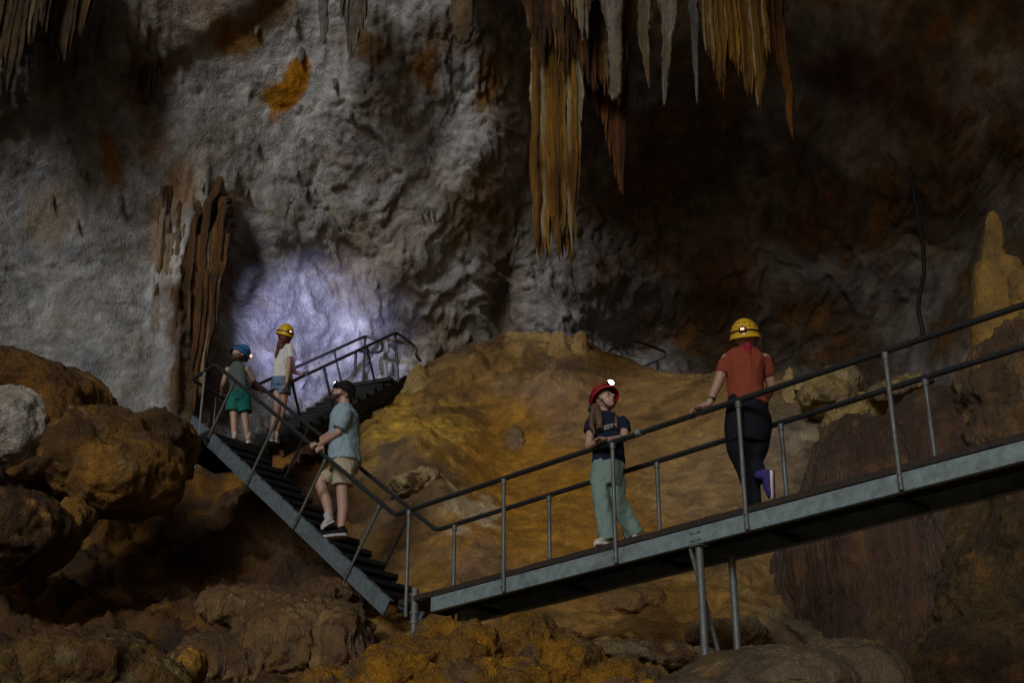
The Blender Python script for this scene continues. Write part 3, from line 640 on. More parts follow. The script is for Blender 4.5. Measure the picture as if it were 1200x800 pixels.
bundle('stalactite', 'brown fringe between the corner drapery and the ledge fringe', 66, 118, -60, [(66, 40), (80, 60), (92, 84), (104, 56), (118, 30)], 16.0, ((.15, .09, .03), (.09, .05, .02), (.20, .15, .09)), 528, 2, .3, 5)
bundle('stalactite', 'long brown and white drip column on the left wall beside the landing', 194, 268, 205, [(194, 330), (202, 400), (210, 500), (222, 510), (232, 500), (244, 505), (252, 480), (260, 420), (268, 340)], 17.7, ((.20, .10, .035), (.12, .062, .025), (.36, .29, .20)), 535, 4, .3, 5,
       lambda x: 250+40*math.sin(x*.9)+25*math.sin(x*.37), emb=.55, snapat=(228, 400))
rs_ = np.random.RandomState(5)
for i, (x_, y_, l_, r_) in enumerate([(60, 232, 26, 3), (98, 205, 20, 3), (140, 238, 24, 3.5), (236, 215, 18, 3), (274, 205, 24, 4), (288, 222, 18, 3), (346, 200, 16, 3), (356, 226, 14, 3), (300, 168, 18, 3.5), (352, 60, 30, 4.5), (392, 96, 18, 3.5),
        (452, 40, 26, 4), (470, 62, 16, 3), (500, 246, 16, 2.6), (507, 250, 12, 2.2), (493, 252, 9, 2), (440, 330, 20, 4), (566, 96, 26, 4), (580, 40, 34, 4.5), (598, 70, 22, 3.5), (520, 62, 22, 3.5), (345, 18, 30, 5), (300, 30, 22, 4), (410, 130, 16, 3), (90, 262, 16, 2.6), (196, 262, 20, 3)]):
    k_ = rs_.uniform(.8, 1.15)
    spire('stalactite', 'small grey drip stub on the pale upper wall', [(x_, y_+l_/2, 18, .3), (x_, y_+l_*.42, 18, r_*.45), (x_+1, y_+l_*.1, 18.05, r_*.8), (x_+1, y_-l_*.3, 18.15, r_*1.2), (x_+2, y_-l_*.55, 18.4, r_*1.8)], 'drip', ((.36*k_, .34*k_, .31*k_), (.26*k_, .22*k_, .17*k_)), 540+i, 'small drip stubs on the pale wall', 'stalactite', n=14, m=24, flute=.006, lumps=.02, snap=-.10)
spire('stalactite', 'short grey stub stalactite faint on the dark right wall', [(853, 192, 19.5, .3), (852, 185, 19.5, 2.5), (850, 165, 19.6, 5), (850, 150, 19.8, 10), (850, 138, 20.2, 14)], 'drip', ((.24, .22, .20), (.17, .13, .10)), 530, GT, 'stalactite', snap=-.05)
blob('cave_ceiling', None, None, [(668, -55, 17.9, 90, 60, .9, 0), (740, -70, 17.6, 70, 60, 1.0), (600, -60, 18, 70, 60, .9), (860, -80, 17.0, 90, 50, 1.2)],
     rocktex((.12, .085, .06), (.075, .05, .035), (.18, .12, .07), 600, .14, .05, .06), vox=.035, mat='wall', kind='structure')
# hanging cable
mb = MB(); mb.tube([W(1066, 196, 19.2), W(1069, 215, 19.2), W(1076, 255, 19.3), (W(1082, 290, 19.4)), W(1083, 320, 19.4), W(1078, 345, 19.4), W(1076, 362, 19.4), W(1082, 392, 19.4)], .035, 8)
o = mb.build('cable', M['dark']); recentre(o); tag(o, 'black cable hanging down the dark right wall', 'cable')

# ------------------------------------------------------------------ walkway and stairs
def U2W(p): p = np.array(p, float)*SC; p[2] += CAMZ; return p
AZ = -.7975
D = np.array([math.cos(AZ), math.sin(AZ), 0]); S = np.array([-math.sin(AZ), math.cos(AZ), 0]); UP = np.array([0, 0, 1.])
SP = 1.4989*SC; WD = .7388*SC; HP = 1.2*SC
T0 = U2W((-1.1314, 14.8125, 4.6549)); ZR = T0[2]; DECK = ZR-.985*SC
N0 = WZ(463, 603, ZR); F0 = WZ(511.5, 621, ZR)
RR = .024
def rounded(pts, r=.09, k=5):
    pts = [np.array(p, float) for p in pts]; out = [pts[0]]
    for i in range(1, len(pts)-1):
        a, b, c = pts[i-1], pts[i], pts[i+1]; la, lc = np.linalg.norm(a-b), np.linalg.norm(c-b); rr = min(r, la*.45, lc*.45)
        p0 = b+(a-b)/la*rr; p1 = b+(c-b)/lc*rr
        for j in range(k+1):
            t = j/k; out.append((1-t)**2*p0+2*t*(1-t)*b+t*t*p1)
    out.append(pts[-1]); return out
def channel(mb, a, b, out, h, t=.008, fl=.05):
    """C channel from a to b (top outer edge), web plane outward = out"""
    d = (b-a)/np.linalg.norm(b-a); dn = np.cross(d, out); dn = dn/np.linalg.norm(dn)
    if dn[2] > 0: dn = -dn
    sec = [(0, 0), (0, h), (-fl, h), (-fl, h-t), (-t, h-t), (-t, t), (-fl, t), (-fl, 0)]
    mb.prism(sec, a, b, out, dn)
def post(root, top, foot, r=.0185, mat='galvd', out=None, flange=True):
    mb = MB(); top = np.array(top); foot = np.array(foot); d = (top-foot)/np.linalg.norm(top-foot)
    mb.tube([foot, top-d*RR*.7], r, 14)
    p = mb.build('post', M[mat], root)
    m2 = MB(); m2.tube([top-d*.075, top-d*.068, top-d*.02], [r*1.02, r*1.35, r*1.35], 14)
    m2.build('collar', M[mat], p, rel=root)
    if out is not None:
        for q in (.04, .11):
            m3 = MB(); c = foot+d*q; m3.tube([c-out*.02, c+out*.028], .011, 6)
            m3.build('bolt', M['galvd'], p, rel=root)
    return p

walk = empty('walkway', T0-UP*HP, 'long level grey steel walkway with pipe railings crossing the cave above the slope', 'walkway')
LA, LB = -.35, 6.6                                   # along D in units of post spacing
zb = ZR-HP; A0 = T0+D*(.25*SP); A0 = np.array([A0[0], A0[1], 0]); E0 = T0+D*(LB*SP); E0 = np.array([E0[0], E0[1], 0])
bh = .15*SC
mb = MB(); channel(mb, A0+UP*(zb+bh)+S*.021, E0+UP*(zb+bh)+S*.021, -S, bh); mb.build('side_beam', M['galv'], walk, smooth=False)
mb = MB(); channel(mb, A0+UP*(zb+bh)+S*(WD-.021)-D*.3, E0+UP*(zb+bh)+S*(WD-.021), S, bh); mb.build('side_beam', M['galv'], walk, smooth=False)
# splice plates on the near beam
c0 = T0+D*(2.62*SP)
for k, dz in enumerate((.038, .098)):
    mb = MB(); c = np.array([c0[0], c0[1], zb+dz]); mb.box(c+S*.0165, D*.055, S*.004, UP*.014)
    for s in (-1, 1): mb.tube([c+S*.02+D*.035*s, c-S*.001+D*.035*s], .009, 6)
    mb.build('splice_plate', M['galv'], walk)
# deck: bearing bars and toe edge, cross rods, added dark plate
g0 = T0-D*.10*SP; L = (LB+.10)*SP
mb = MB(); gth = .055*SC
for i in range(24):
    o_ = S*(.030+(WD-.06)*i/23)+UP*(DECK-g0[2]-gth/2)
    mb.box(g0+o_+D*L/2, D*L/2, S*.003, UP*gth/2)
n = int(L/.09)
for i in range(n): mb.box(g0+D*(i+.5)*L/n+S*WD/2+UP*(DECK-g0[2]-.012), D*.004, S*(WD/2-.028), UP*.006)
mb.build('deck_grating', M['grate'], walk, smooth=False)
mb = MB(); mb.box(g0+D*L/2+S*WD/2+UP*(DECK-g0[2]-gth-.006), D*(L/2), S*(WD/2-.026), UP*.004); mb.build('dark_underplate', M['dark'], walk, smooth=False)  # solid sheet added under the grating to make the underside dark
for s_, nm in ((.022, 0), (WD-.022, 1)):
    mb = MB(); c = g0+S*s_+UP*(DECK-g0[2]-gth/2); k = 60
    for i in range(k):                              # slightly uneven rusty edge strip
        j = rng.uniform(-.003, .003); mb.box(c+D*(i+.5)*L/k+UP*j, D*L/k/2*1.0, S*(.005+rng.uniform(0, .002)), UP*gth/2)
    mb.build('edge_strip', M['grate'], walk, smooth=False)
for i in range(8):
    t = (.5+i*.85)*SP; mb = MB(); c = T0+D*t; c[2] = zb+.035
    mb.prism([(-.02, -.03), (.02, -.03), (.02, -.025), (-.015, -.025), (-.015, .03), (-.02, .03)], c+S*.035, c+S*(WD-.035), D, UP); mb.build('cross_member', M['dark'], walk, smooth=False)
for i in range(7):                                   # posts, near and far side
    top = T0+D*i*SP
    if i < 6: post(walk, top, top-UP*(HP-.003)-S*.0, out=-S)
    t2 = T0+S*WD+D*(i*SP-.0707*SC)
    post(walk, t2, t2-UP*(HP-.02), mat='galvd' if i < 9 else 'rail')
endn = T0+D*LB*SP
mb = MB(); 
# rails run unbroken into the stair rails
D1 = np.array([math.cos(2.361)*math.cos(.654), math.sin(2.361)*math.cos(.654), math.sin(.654)])
U1 = np.cross(np.array([-math.sin(2.361), math.cos(2.361), 0]), D1); U1 *= np.sign(U1[2])
ZL = CAMZ+7.6638*SC
mb.tube([N0+D*.07, endn], RR, 14); mb.build('handrail', M['rail'], walk)
mb = MB(); mb.tube([F0+D*.07, T0+S*WD+D*LB*SP], RR, 14); mb.build('handrail', M['rail'], walk)
# small highlight on the near rail, put in as a pale steel ring
mb = MB(); c = T0+D*2.22*SP; mb.tube([c-D*.02, c+D*.02], RR*1.06, 14); mb.build('rail_highlight', M['galv'], walk)
# supports
sup = T0+D*2.62*SP;  sup_t = np.array([sup[0], sup[1], zb])
mb = MB(); mb.tube([sup_t+S*.05, np.array([sup[0]+S[0]*.05, sup[1]+S[1]*.05, sup_t[2]-1.5])], .031, 18); mb.tube([sup_t+S*.05-UP*.02, sup_t+S*.05-UP*.001], .075, 4); mb.build('support_leg', M['galvd'], walk)
s2 = sup_t+S*(.46)
mb = MB(); mb.tube([s2, s2-UP*1.4], .030, 18); mb.tube([s2-UP*.02, s2-UP*.001], .07, 4); mb.build('support_leg', M['galvd'], walk)
mb = MB(); mb.tube([W(808, 638, sup[1]+.12), W(848, 786, s2[1]-.06)], .018, 8); mb.build('brace', M['galvd'], walk)
mb = MB(); pb = W(484, 775, 13.02); pt = W(486, 690, 13.02); pt2 = np.array([pb[0], pb[1], pt[2]])
mb.tube([np.array([pb[0], pb[1], pt[2]-1.0]), pt2], .036, 16); mb.build('support_leg', M['galvd'], walk)
mb = MB(); mb.tube([pt2-UP*.24, pt2-UP*.21], .046, 16); mb.build('collar', M['galvd'], walk); mb = MB(); mb.tube([pt2-UP*.33, pt2-UP*.30], .046, 16); mb.build('collar', M['galvd'], walk)

# lower staircase
C_n = N0+4.946*SC*D1; C_f = F0+ (C_n[2]-F0[2])/D1[2]*D1
st1 = empty('staircase', N0-UP*HP, 'lower steel staircase climbing from the walkway to the landing', 'staircase')
hS = .974*SC; sh = .185*SC
S1 = np.array([math.sin(2.361), -math.cos(2.361), 0]); S1 = S if (S@S1) > 0 else S   # both runs share the same sideways axis
def stringer(root, a, b, out, h, ext0=0, ext1=0):
    d = (b-a)/np.linalg.norm(b-a); mb = MB(); channel(mb, a-d*ext0, b+d*ext1, out, h, .008, .055); return mb.build('stringer', M['string'], root, smooth=False)
off = -U1*(hS-sh); SP0 = np.array([-D1[1], D1[0], 0]); SP0 = SP0/np.linalg.norm(SP0); SP0 = SP0*np.sign(SP0@S)
stringer(st1, N0+off+SP0*.019, C_n+off+SP0*.019, -SP0, sh, .46, .02)
stringer(st1, F0+off-SP0*.019, C_f+off-SP0*.019, SP0, sh, .40, .02)
rise = .17; zt0 = DECK; nst = int(round(((C_n[2]-.97*SC)-DECK)/rise)); rise = ((C_n[2]-.97*SC)-DECK)/nst; run = rise/math.tan(.654); hd = np.array([D1[0], D1[1], 0]); hd /= np.linalg.norm(hd)
Wd = np.linalg.norm((F0-N0)-hd*((F0-N0)@hd)); base_off = 0
def treads(root, A, B, n, rise, run, hd, z0, sd, wd):
    for k in range(1, n):
        c = A+hd*run*k; c = np.array([c[0], c[1], z0+rise*k])+sd*wd/2
        mb = MB()
        for j in range(7): mb.box(c+hd*(-run*.55+j*run*1.15/6)-UP*.02, hd*.004, sd*(wd/2-.01), UP*.02)
        mb.box(c-hd*(run*.58)-UP*.02, hd*.006, sd*(wd/2-.01), UP*.022); mb.box(c+hd*(run*.60)-UP*.02, hd*.006, sd*(wd/2-.01), UP*.022)
        for s in (-1, 1): mb.box(c+sd*s*(wd/2-.006)-UP*.03, hd*run*.58, sd*.004, UP*.032)
        mb.box(c-UP*.043, hd*run*.56, sd*(wd/2-.012), UP*.002)
        mb.build('tread', M['dark'], root, smooth=False)
A_ = N0.copy(); A_ = N0+hd*.10
SP1 = np.array([-hd[1], hd[0], 0]); SP1 = SP1*np.sign(SP1@S); treads(st1, A_+SP1*.035, None, nst, rise, run, hd, DECK, SP1, Wd-.07)
for (s0, mt) in ((.313, 'galvd'), (1.645, 'galvd'), (2.977, 'galvd'), (4.309, 'galvd')):
    q = N0+s0*SC*D1; post(st1, q, q-U1*hS*.985, mat=mt, r=.0165, out=-S)
    if s0 < 4.3:
        q = F0+(s0+.25)*SC*D1; post(st1, q, q-U1*hS*.97, mat='rail', r=.0165)
R1a = U2W((-3.5329, 18.8268, 7.6638))
mb = MB(); mb.tube(rounded([N0+D*.16, N0, C_n+D1*0, C_n+D1*.0+(U2W((-4.529, 18.321, 7.6638))-C_n)*.25], .10), RR, 12); mb.build('handrail', M['rail'], st1)
hk = [F0+D*.16, F0, C_f, C_f+(R1a-C_f)*.45+np.array([-.10, -.03, -.02]), R1a-np.array([.10, .16, .02])]
mb = MB(); mb.tube(rounded(hk, .07), RR*.95, 12); mb.build('handrail', M['rail'], st1)

# landing
Lc = U2W((-4.5293, 18.3209, 7.6638)); B2 = U2W((-4.2158, 19.0986, 7.6638)); B1 = R1a
st2 = empty('staircase', np.array([Lc[0], Lc[1], ZL-.97*SC]), 'dark upper steel staircase rising from the landing to the top of the mound', 'staircase')
zl = ZL-.97*SC
def poly(mb, pts, z0, z1):
    n = len(pts); v = [(p[0], p[1], z1) for p in pts]+[(p[0], p[1], z0) for p in pts]
    mb.add(v, [tuple(range(n)), tuple(range(2*n-1, n-1, -1))]+[(i, n+i, n+(i+1) % n, (i+1) % n) for i in range(n)])
pl = [C_n+np.array([-.02, -.02, 0]), Lc+np.array([-.04, 0, 0]), B2+np.array([-.05, .05, 0]), B1+np.array([.12, .02, 0]), C_f+np.array([.08, 0, 0])]
mb = MB(); poly(mb, pl, zl-.035, zl); mb.build('landing_deck', M['grate'], st2, smooth=False)
for i in range(5):
    a, b = pl[i].copy(), pl[(i+1) % 5].copy(); a[2] = b[2] = zl-.037; d = (b-a)/np.linalg.norm(b-a); o_ = np.array([d[1], -d[0], 0])
    cen = sum(pl)/5
    if o_@(a-cen) < 0: o_ = -o_
    mb = MB(); channel(mb, a+d*.004, b-d*.004, o_, .10 if i else .09, .006, .04); mb.build('landing_beam', M['dark'], st2, smooth=False)
D2 = np.array([math.cos(1.192)*math.cos(.586), math.sin(1.192)*math.cos(.586), math.sin(.586)]); h2 = np.array([math.cos(1.192), math.sin(1.192), 0]); S2 = np.array([math.sin(1.192), -math.cos(1.192), 0])
U2 = np.cross(S2, D2); U2 *= np.sign(U2[2]); L1, L2 = 4.831*SC, 5.114*SC
E1 = B1+L1*D2; E2 = B2+L2*D2
mb = MB(); mb.tube(rounded([C_n+(Lc-C_n)*.25, Lc, B2, E2-D2*.02, E2+h2*.05+S2*.28-UP*.12, E2+S2*.30-UP*.34, E2-UP*.34-h2*.15+S2*.02, E2-UP*.36-h2*.30, E2-UP*.80-h2*.30], .09), RR*.95, 12); mb.build('handrail', M['rail'], st2)
mb = MB(); mb.tube(rounded([R1a-np.array([.10, .16, .02]), B1, E1, W(487, 406, E1[1]+.15), W(487.5, 416.5, E1[1]+.15), W(493, 423, E1[1]+.25)], .09), RR*.95, 12); mb.build('handrail', M['rail'], st2)
for p in (Lc*.9+C_n*.1, C_n+(Lc-C_n)*.12): pass
cp1 = C_n+(Lc-C_n)*.45
post(st2, cp1, cp1-UP*(.97*SC+.05), mat='galvd', r=.0165)
cp2 = Lc+(B2-Lc)*.75; post(st2, cp2, cp2-UP*(.97*SC+.05), mat='rail', r=.0165)
for s in (.757, 1.859, 3.530): q = B1+s*SC*D2; post(st2, q, q-U2*hS*.95, mat='rail', r=.0165)
q = B1+(L1-.05)*1.0*D2; post(st2, q, W(467, 448, q[1]), mat='rail', r=.0165)
for s in (1.6, 3.765): q = B2+s*SC*D2; post(st2, q, q-U2*hS*.95, mat='rail', r=.0165)
q = E2+D2*-.02; post(st2, q, q-UP*.8, mat='rail', r=.0165)
off = -U2*(hS-sh)
def str2(a, b, out):
    mb = MB(); channel(mb, a, b, out, sh, .008, .055); mb.build('stringer', M['dark'], st2, smooth=False)
str2(B1+off+S2*.03, E1+off+S2*.03, S2); str2(B2+off-S2*.03, E2-D2*.3+off-S2*.03, -S2)
n2 = int(round(L1*D2[2]/.17)); r2 = L1*D2[2]/n2
def treads2():
    run2 = r2/math.tan(.586)
    for k in range(1, n2+1):
        c = B2+h2*run2*(k-.2); c = np.array([c[0], c[1], zl+r2*k])+S2*WD/2
        mb = MB(); mb.box(c-UP*.02, h2*run2*.56, S2*(WD/2+.02), UP*.018); mb.box(c-h2*run2*.5-UP*.09, h2*.005, S2*(WD/2+.02), UP*.07)
        mb.build('tread', M['dark'], st2, smooth=False)
treads2()
c = E1-UP*(1.0*SC)+h2*.2-S2*WD/2; mb = MB(); mb.box(c, h2*.45, S2*(WD/2+.05), UP*.03); mb.build('top_platform', M['dark'], st2, smooth=False)

# distant railing on the far side of the mound
far = empty('railing', W(740, 432, 21.8), 'short bent pipe railing far behind the mound crest', 'railing')
YF = 21.6
mb = MB(); mb.tube(rounded([W(712, 414, YF), W(716, 409, YF), W(738, 399.5, YF), W(748, 400, YF+.1), W(779, 412, YF+.5), W(780, 417, YF+.5), W(755, 429, YF+.6)], .08), .022, 10); mb.build('handrail', M['rail'], far)
for a, b in (((728, 404), (728, 425)), ((770, 422), (770, 434))):
    mb = MB(); p = W(a[0], a[1], YF+.02); mb.tube([p, p-UP*.5], .018, 8); mb.build('post', M['rail'], far)

# ------------------------------------------------------------------ people
def unit(v): v = np.array(v, float); return v/(np.linalg.norm(v)+1e-12)
M['skin'] = mat_plain('skin', (.38, .21, .155), .5, 0, .08, 60, .05, .001, .4)
M['skin2'] = mat_plain('pale_skin', (.42, .25, .185), .5, 0, .08, 60, .05, .001, .4)
def cloth(n, c, c2=None): return mat_plain(n, c, .9, 0, .12, 260, .5, .0015, .15)
M['rust'] = cloth('rust_cotton', (.24, .052, .028)); M['black'] = cloth('black_leggings', (.010, .011, .016)); M['navy'] = cloth('navy_cotton', (.012, .016, .035))
M['sage'] = cloth('sage_cotton', (.18, .26, .23)); M['sky'] = cloth('pale_blue_cotton', (.27, .36, .42)); M['khaki'] = cloth('khaki_cotton', (.40, .36, .24))
M['white'] = cloth('white_cotton', (.62, .60, .58)); M['denim'] = cloth('denim', (.13, .20, .30)); M['teal'] = cloth('teal_cloth', (.016, .14, .115)); M['slate'] = cloth('grey_green_cloth', (.085, .11, .10))
M['hy'] = mat_plain('yellow_helmet', (.62, .36, .015), .32, 0, .08, 20, .02, .001, .5); M['hr'] = mat_plain('red_helmet', (.42, .018, .022), .3, 0, .08, 20, .02, .001, .5)
M['hb'] = mat_plain('blue_helmet', (.02, .14, .34), .32, 0, .08, 20, .02, .001, .5); M['hk'] = mat_plain('black_helmet', (.012, .012, .013), .35, 0, .08, 20, .02, .001, .5)
M['plastic'] = mat_plain('black_plastic', (.012, .012, .012), .5); M['sole'] = mat_plain('white_sole', (.66, .64, .60), .7); M['redsole'] = mat_plain('dark_red_sole', (.12, .015, .02), .7)
M['purple'] = cloth('purple_mesh', (.05, .035, .16)); M['blackshoe'] = cloth('black_shoe', (.012, .012, .014)); M['whiteshoe'] = cloth('grey_white_shoe', (.40, .40, .39)); M['cream'] = cloth('cream_shoe', (.50, .44, .36))
M['hairb'] = mat_plain('brown_hair', (.10, .055, .03), .5, 0, .4, 160, .8, .004, .4); M['hairr'] = mat_plain('auburn_hair', (.12, .025, .015), .5, 0, .4, 160, .8, .004, .4)
M['beard'] = mat_plain('dark_beard', (.06, .032, .02), .8, 0, .4, 160, .8, .004); M['scarf'] = cloth('red_scarf', (.30, .02, .03))
M['lampw'] = mat_emit('headlamp_white', (.80, .90, 1.0), 30); M['lampr'] = mat_emit('rear_lamp', (1.0, .42, .30), 1.9); M['lampred'] = mat_emit('rear_lamp_red', (1.0, .06, .02), 1.2)
M['eye'] = mat_plain('eye', (.015, .012, .01), .2); M['lip'] = mat_plain('lip', (.36, .13, .11), .5)

def wrinkle(seed, amp=.007, f=7., vert=.45):
    def d(P, N, amp=amp):
        w = fbm(P, 3, 2, seed=seed)*.12
        Q = P+w[:, None]
        amp = amp*1.7
        return N*(amp*fbm(Q, f, 3, (1, 1, vert), seed=seed+1, kind='ridge')+amp*.5*fbm(Q, f*2.3, 2, (1, 1, .8), seed=seed+2))[:, None]
    return d
class Person:
    def __init__(s, px_, py_, Y_, label, base_z=None):
        s.Y = Y_; b = W(px_, py_, Y_)
        if base_z is not None: b[2] = base_z
        s.root = empty('person', b, label, 'person'); s.body = MB(); s.k = FPX/(b[1]*cp+(b[2]+.7-CAMZ)*sp_)
    def p(s, q): return W(q[0], q[1], s.Y+(q[2] if len(q) > 2 else 0))
    def chain(s, mb, qs, rs, flat0=False):
        P = [s.p(q) if not isinstance(q, np.ndarray) else q for q in qs]
        for i in range(len(P)-1): mb.cap(P[i], P[i+1], rs[i], rs[i+1])
        return P
    def tub(s, mb, qs, rs, n=16):
        P = [s.p(q) if not isinstance(q, np.ndarray) else q for q in qs]
        # densify
        t = np.linspace(0, len(P)-1, (len(P)-1)*6+1); PP = [np.array([np.interp(a, range(len(P)), [x[j] for x in P]) for j in range(3)]) for a in t]
        mb.tube(PP, list(np.interp(t, range(len(P)), rs)), n)
    def torso(s, mb, secs, side, depth):
        side = unit(side); fwd = unit(np.cross(side, [0, 0, 1]))
        L = [(s.p(q[:3]), side*q[3]/s.k, fwd*q[4]) for q in secs]
        mb.loft(L, 24)
    def head(s, q, f, r=.098, kid=False, nose=True):
        c = s.p(q); f = unit(f); up = unit(np.array([0, 0, 1])-f*f[2]); sd = np.cross(f, up); s.hc, s.hf, s.hu, s.hs, s.hr = c, f, up, sd, r
        b = s.body
        b.ell(c+up*r*.15-f*r*.12, sd*r*.80, f*r*.98, up*r*.98)          # cranium
        b.ell(c-up*r*.35+f*r*.15, sd*r*.64, f*r*.70, up*r*.80)          # face and jaw
        b.ell(c-up*r*.92+f*r*.42, sd*r*.30, f*r*.28, up*r*.22)          # chin
        b.cap(c+up*r*.05+f*r*.84, c-up*r*.26+f*r*1.06, r*.07, r*.13)    # nose
        b.ell(c-up*r*.56+f*r*.80, sd*r*.26, f*r*.12, up*r*.11)          # mouth
        for k in (-1, 1):
            b.ell(c+up*r*.14+f*r*.74+sd*k*r*.36, sd*r*.22, f*r*.10, up*r*.07)   # brow
            b.ell(c-up*r*.26+f*r*.60+sd*k*r*.36, sd*r*.22, f*r*.16, up*r*.16)   # cheek
            b.ell(c-up*r*.12-f*r*.02+sd*k*r*.80, sd*r*.10, f*r*.20, up*r*.28)   # ear
        return c
    def face_parts(s):
        c, f, up, sd, r = s.hc, s.hf, s.hu, s.hs, s.hr
        for k in (-1, 1):
            m = MB(); m.ell(c-up*r*.02+f*r*.80+sd*k*r*.34, sd*r*.12, f*r*.07, up*r*.06, nu=10, nv=6); m.build('eye', M['eye'], s.root)
        m = MB(); m.ell(c-up*r*.58+f*r*.90, sd*r*.20, f*r*.06, up*r*.055, nu=10, nv=6); m.build('lips', M['lip'], s.root)
    def grip(s, wrist, rp, rd, over, side=1, sz=1.):
        """hand closed round a rail: rp point on the rail, rd rail direction, over = unit vector from the rail to the palm"""
        b = s.body; rd = unit(rd); over = unit(over-rd*(np.array(over)@rd)); w = np.cross(rd, over)*side
        pc = rp+over*(RR+.014*sz)
        b.ell(pc-w*.006, rd*.042*sz, w*.046*sz, over*.014*sz); b.cap(wrist, pc-w*.02, .024*sz, .020*sz)
        for i in range(4):
            o = rp+rd*(i-1.5)*.0205*sz; L = (1.0, 1.12, 1.06, .86)[i]; rr_ = RR+.010
            last = None
            for j in range(5):
                a = (.55+j*.55*L); q = o+rr_*(over*math.cos(a)+w*math.sin(a))*1.05
                if last is not None: b.cap(last, q, .0088*sz-.0006*j, .0084*sz-.0006*j)
                last = q
        last = None
        for j in range(4):
            a = -(.35+j*.5); q = rp-rd*.034*sz+rd*(-.006*j)+(RR+.011)*(over*math.cos(a)+w*math.sin(a))*1.05
            if last is not None: b.cap(last, q, .0105*sz, .0095*sz)
            last = q
    def relaxed(s, wrist, d, nrm, side=1, sz=1., curl=.35):
        """open hand, slightly curled. d: direction from the wrist, nrm: towards the palm's inner side"""
        b = s.body; d = unit(d); nrm = unit(nrm-d*(np.array(nrm)@d)); w = np.cross(d, nrm)*side
        wrist = np.array(wrist); pc = wrist+d*.045*sz
        b.ell(pc, d*.05*sz, w*.040*sz, nrm*.015*sz)
        for i in range(4):
            q = wrist+d*.082*sz+w*(i-1.5)*.0195*sz; L = (.82, 1., .94, .74)[i]*.034*sz; a = .15
            for j in range(3):
                a += curl; q2 = q+(d*math.cos(a)+nrm*math.sin(a)+w*(i-1.5)*.04)*L*(1, .8, .65)[j]
                b.cap(q, q2, (.0088-.0008*j)*sz, (.0082-.0008*j)*sz); q = q2
        q = wrist+d*.022*sz-w*.030*sz; 
        for j in range(2):
            q2 = q+(d*.75-w*(.65-.35*j)+nrm*.3)*.034*sz; b.cap(q, q2, .0115*sz, .010*sz); q = q2
    def finish_body(s, mat='skin', vox=.0062): s.body.build('body', M[mat], s.root, remesh=vox, sm=3)
    def garment(s, name, mb, mat, seed=1, amp=.007, f=7., vox=.0085, label=None, sm=3, vert=.45):
        o = mb.build(name, M[mat], s.root, remesh=vox, sm=sm, disp=wrinkle(seed*13+700, amp, f, vert))
        if label: o['label'] = label
        return o
    def shoe(s, heel, toe, n, mu, ms, mo=None, w=.045, name='shoe'):
        """n points out of the sole"""
        h = s.p(heel) if not isinstance(heel, np.ndarray) else heel; t = s.p(toe) if not isinstance(toe, np.ndarray) else toe
        f = unit(t-h); L = np.linalg.norm(t-h); n = unit(np.array(n)-f*(np.array(n)@f)); sd = np.cross(f, n)
        m = MB(); m.ell(h+f*.035-n*.055, sd*w*.78, f*.05, n*.05); m.ell(h+f*L*.42-n*.04, sd*w*.9, f*L*.42, n*.036); m.ell(h+f*L*.74-n*.026, sd*w, f*L*.27, n*.028)
        m.cap(h+f*.04-n*.06, h+f*.035-n*.105, w*.85, w*.80)
        o = m.build(name, M[mu], s.root, remesh=.006, sm=3)
        m = MB(); sec = []
        for i in range(9):
            a = i/8; ww = w*(.72+.35*math.sin(a*2.6))*(1 if 0 < i < 8 else .55)
            sec.append((h+f*(L*a+.0)-n*.008, sd*ww*1.06, n*.017))
        m.loft(sec, 14); m.build('sole', M[ms], o, rel=s.root)
        if mo:
            m = MB(); m.loft([(c+n*.019, a_*.96, b_*.42) for c, a_, b_ in sec], 14); m.build('outsole', M[mo], o, rel=s.root)
        return o
    def helmet(s, mat, r=None, ls=1., lift=.30, front='white', back=None, holes=0, lamp_on=True, strap=True, label=None, fu=None, vent_dir=None):
        c, f, up, sd = s.hc, s.hf, s.hu, s.hs; r = (r or s.hr)
        if fu is not None:
            f = unit(fu[0]); up = unit(np.array(fu[1])-f*(np.array(fu[1])@f)); sd = np.cross(f, up)
        o_ = c+up*r*lift-f*r*.06; ax, ay, az = sd*r*1.16, f*r*1.30, up*r*1.36
        m = MB(); n = 32; v = []; rows = []
        prof = [(t, 1.0, math.cos(t), math.sin(t)) for t in np.linspace(.02, 1.62, 12)]
        pr = [(math.sin(t), math.cos(t)) for t in np.linspace(.02, 1.60, 12)]+[(1.03, -.12), (1.09, -.20), (1.115, -.225), (1.09, -.25), (1.0, -.20), (.97, -.1)]
        for a_, b_ in pr:
            for k in range(n):
                g = 2*math.pi*k/n; rr_ = a_*(1+.012*math.cos(6*g)*(1 if .3 < a_ < 1 and b_ > 0 else 0))
                v.append(o_+ax*rr_*math.cos(g)+ay*rr_*math.sin(g)+az*b_-up*r*.12*max(0, -math.sin(g))*(1 if b_ < .1 else 0))
        F = [(i*n+k, i*n+(k+1) % n, (i+1)*n+(k+1) % n, (i+1)*n+k) for i in range(len(pr)-1) for k in range(n)]+[tuple(range(n))]
        m.add(v, F); H = m.build('helmet', M[mat], s.root, angle=60)
        if label: H['label'] = label
        # elastic band of the lamp
        m = MB(); ring = [o_+ax*1.02*math.cos(g)*.995+ay*1.02*math.sin(g)*.995+az*.12 for g in np.linspace(0, 2*math.pi, 41)]
        m.tube(ring, .007, 6); m.build('lamp_band', M['plastic'], H, rel=s.root)
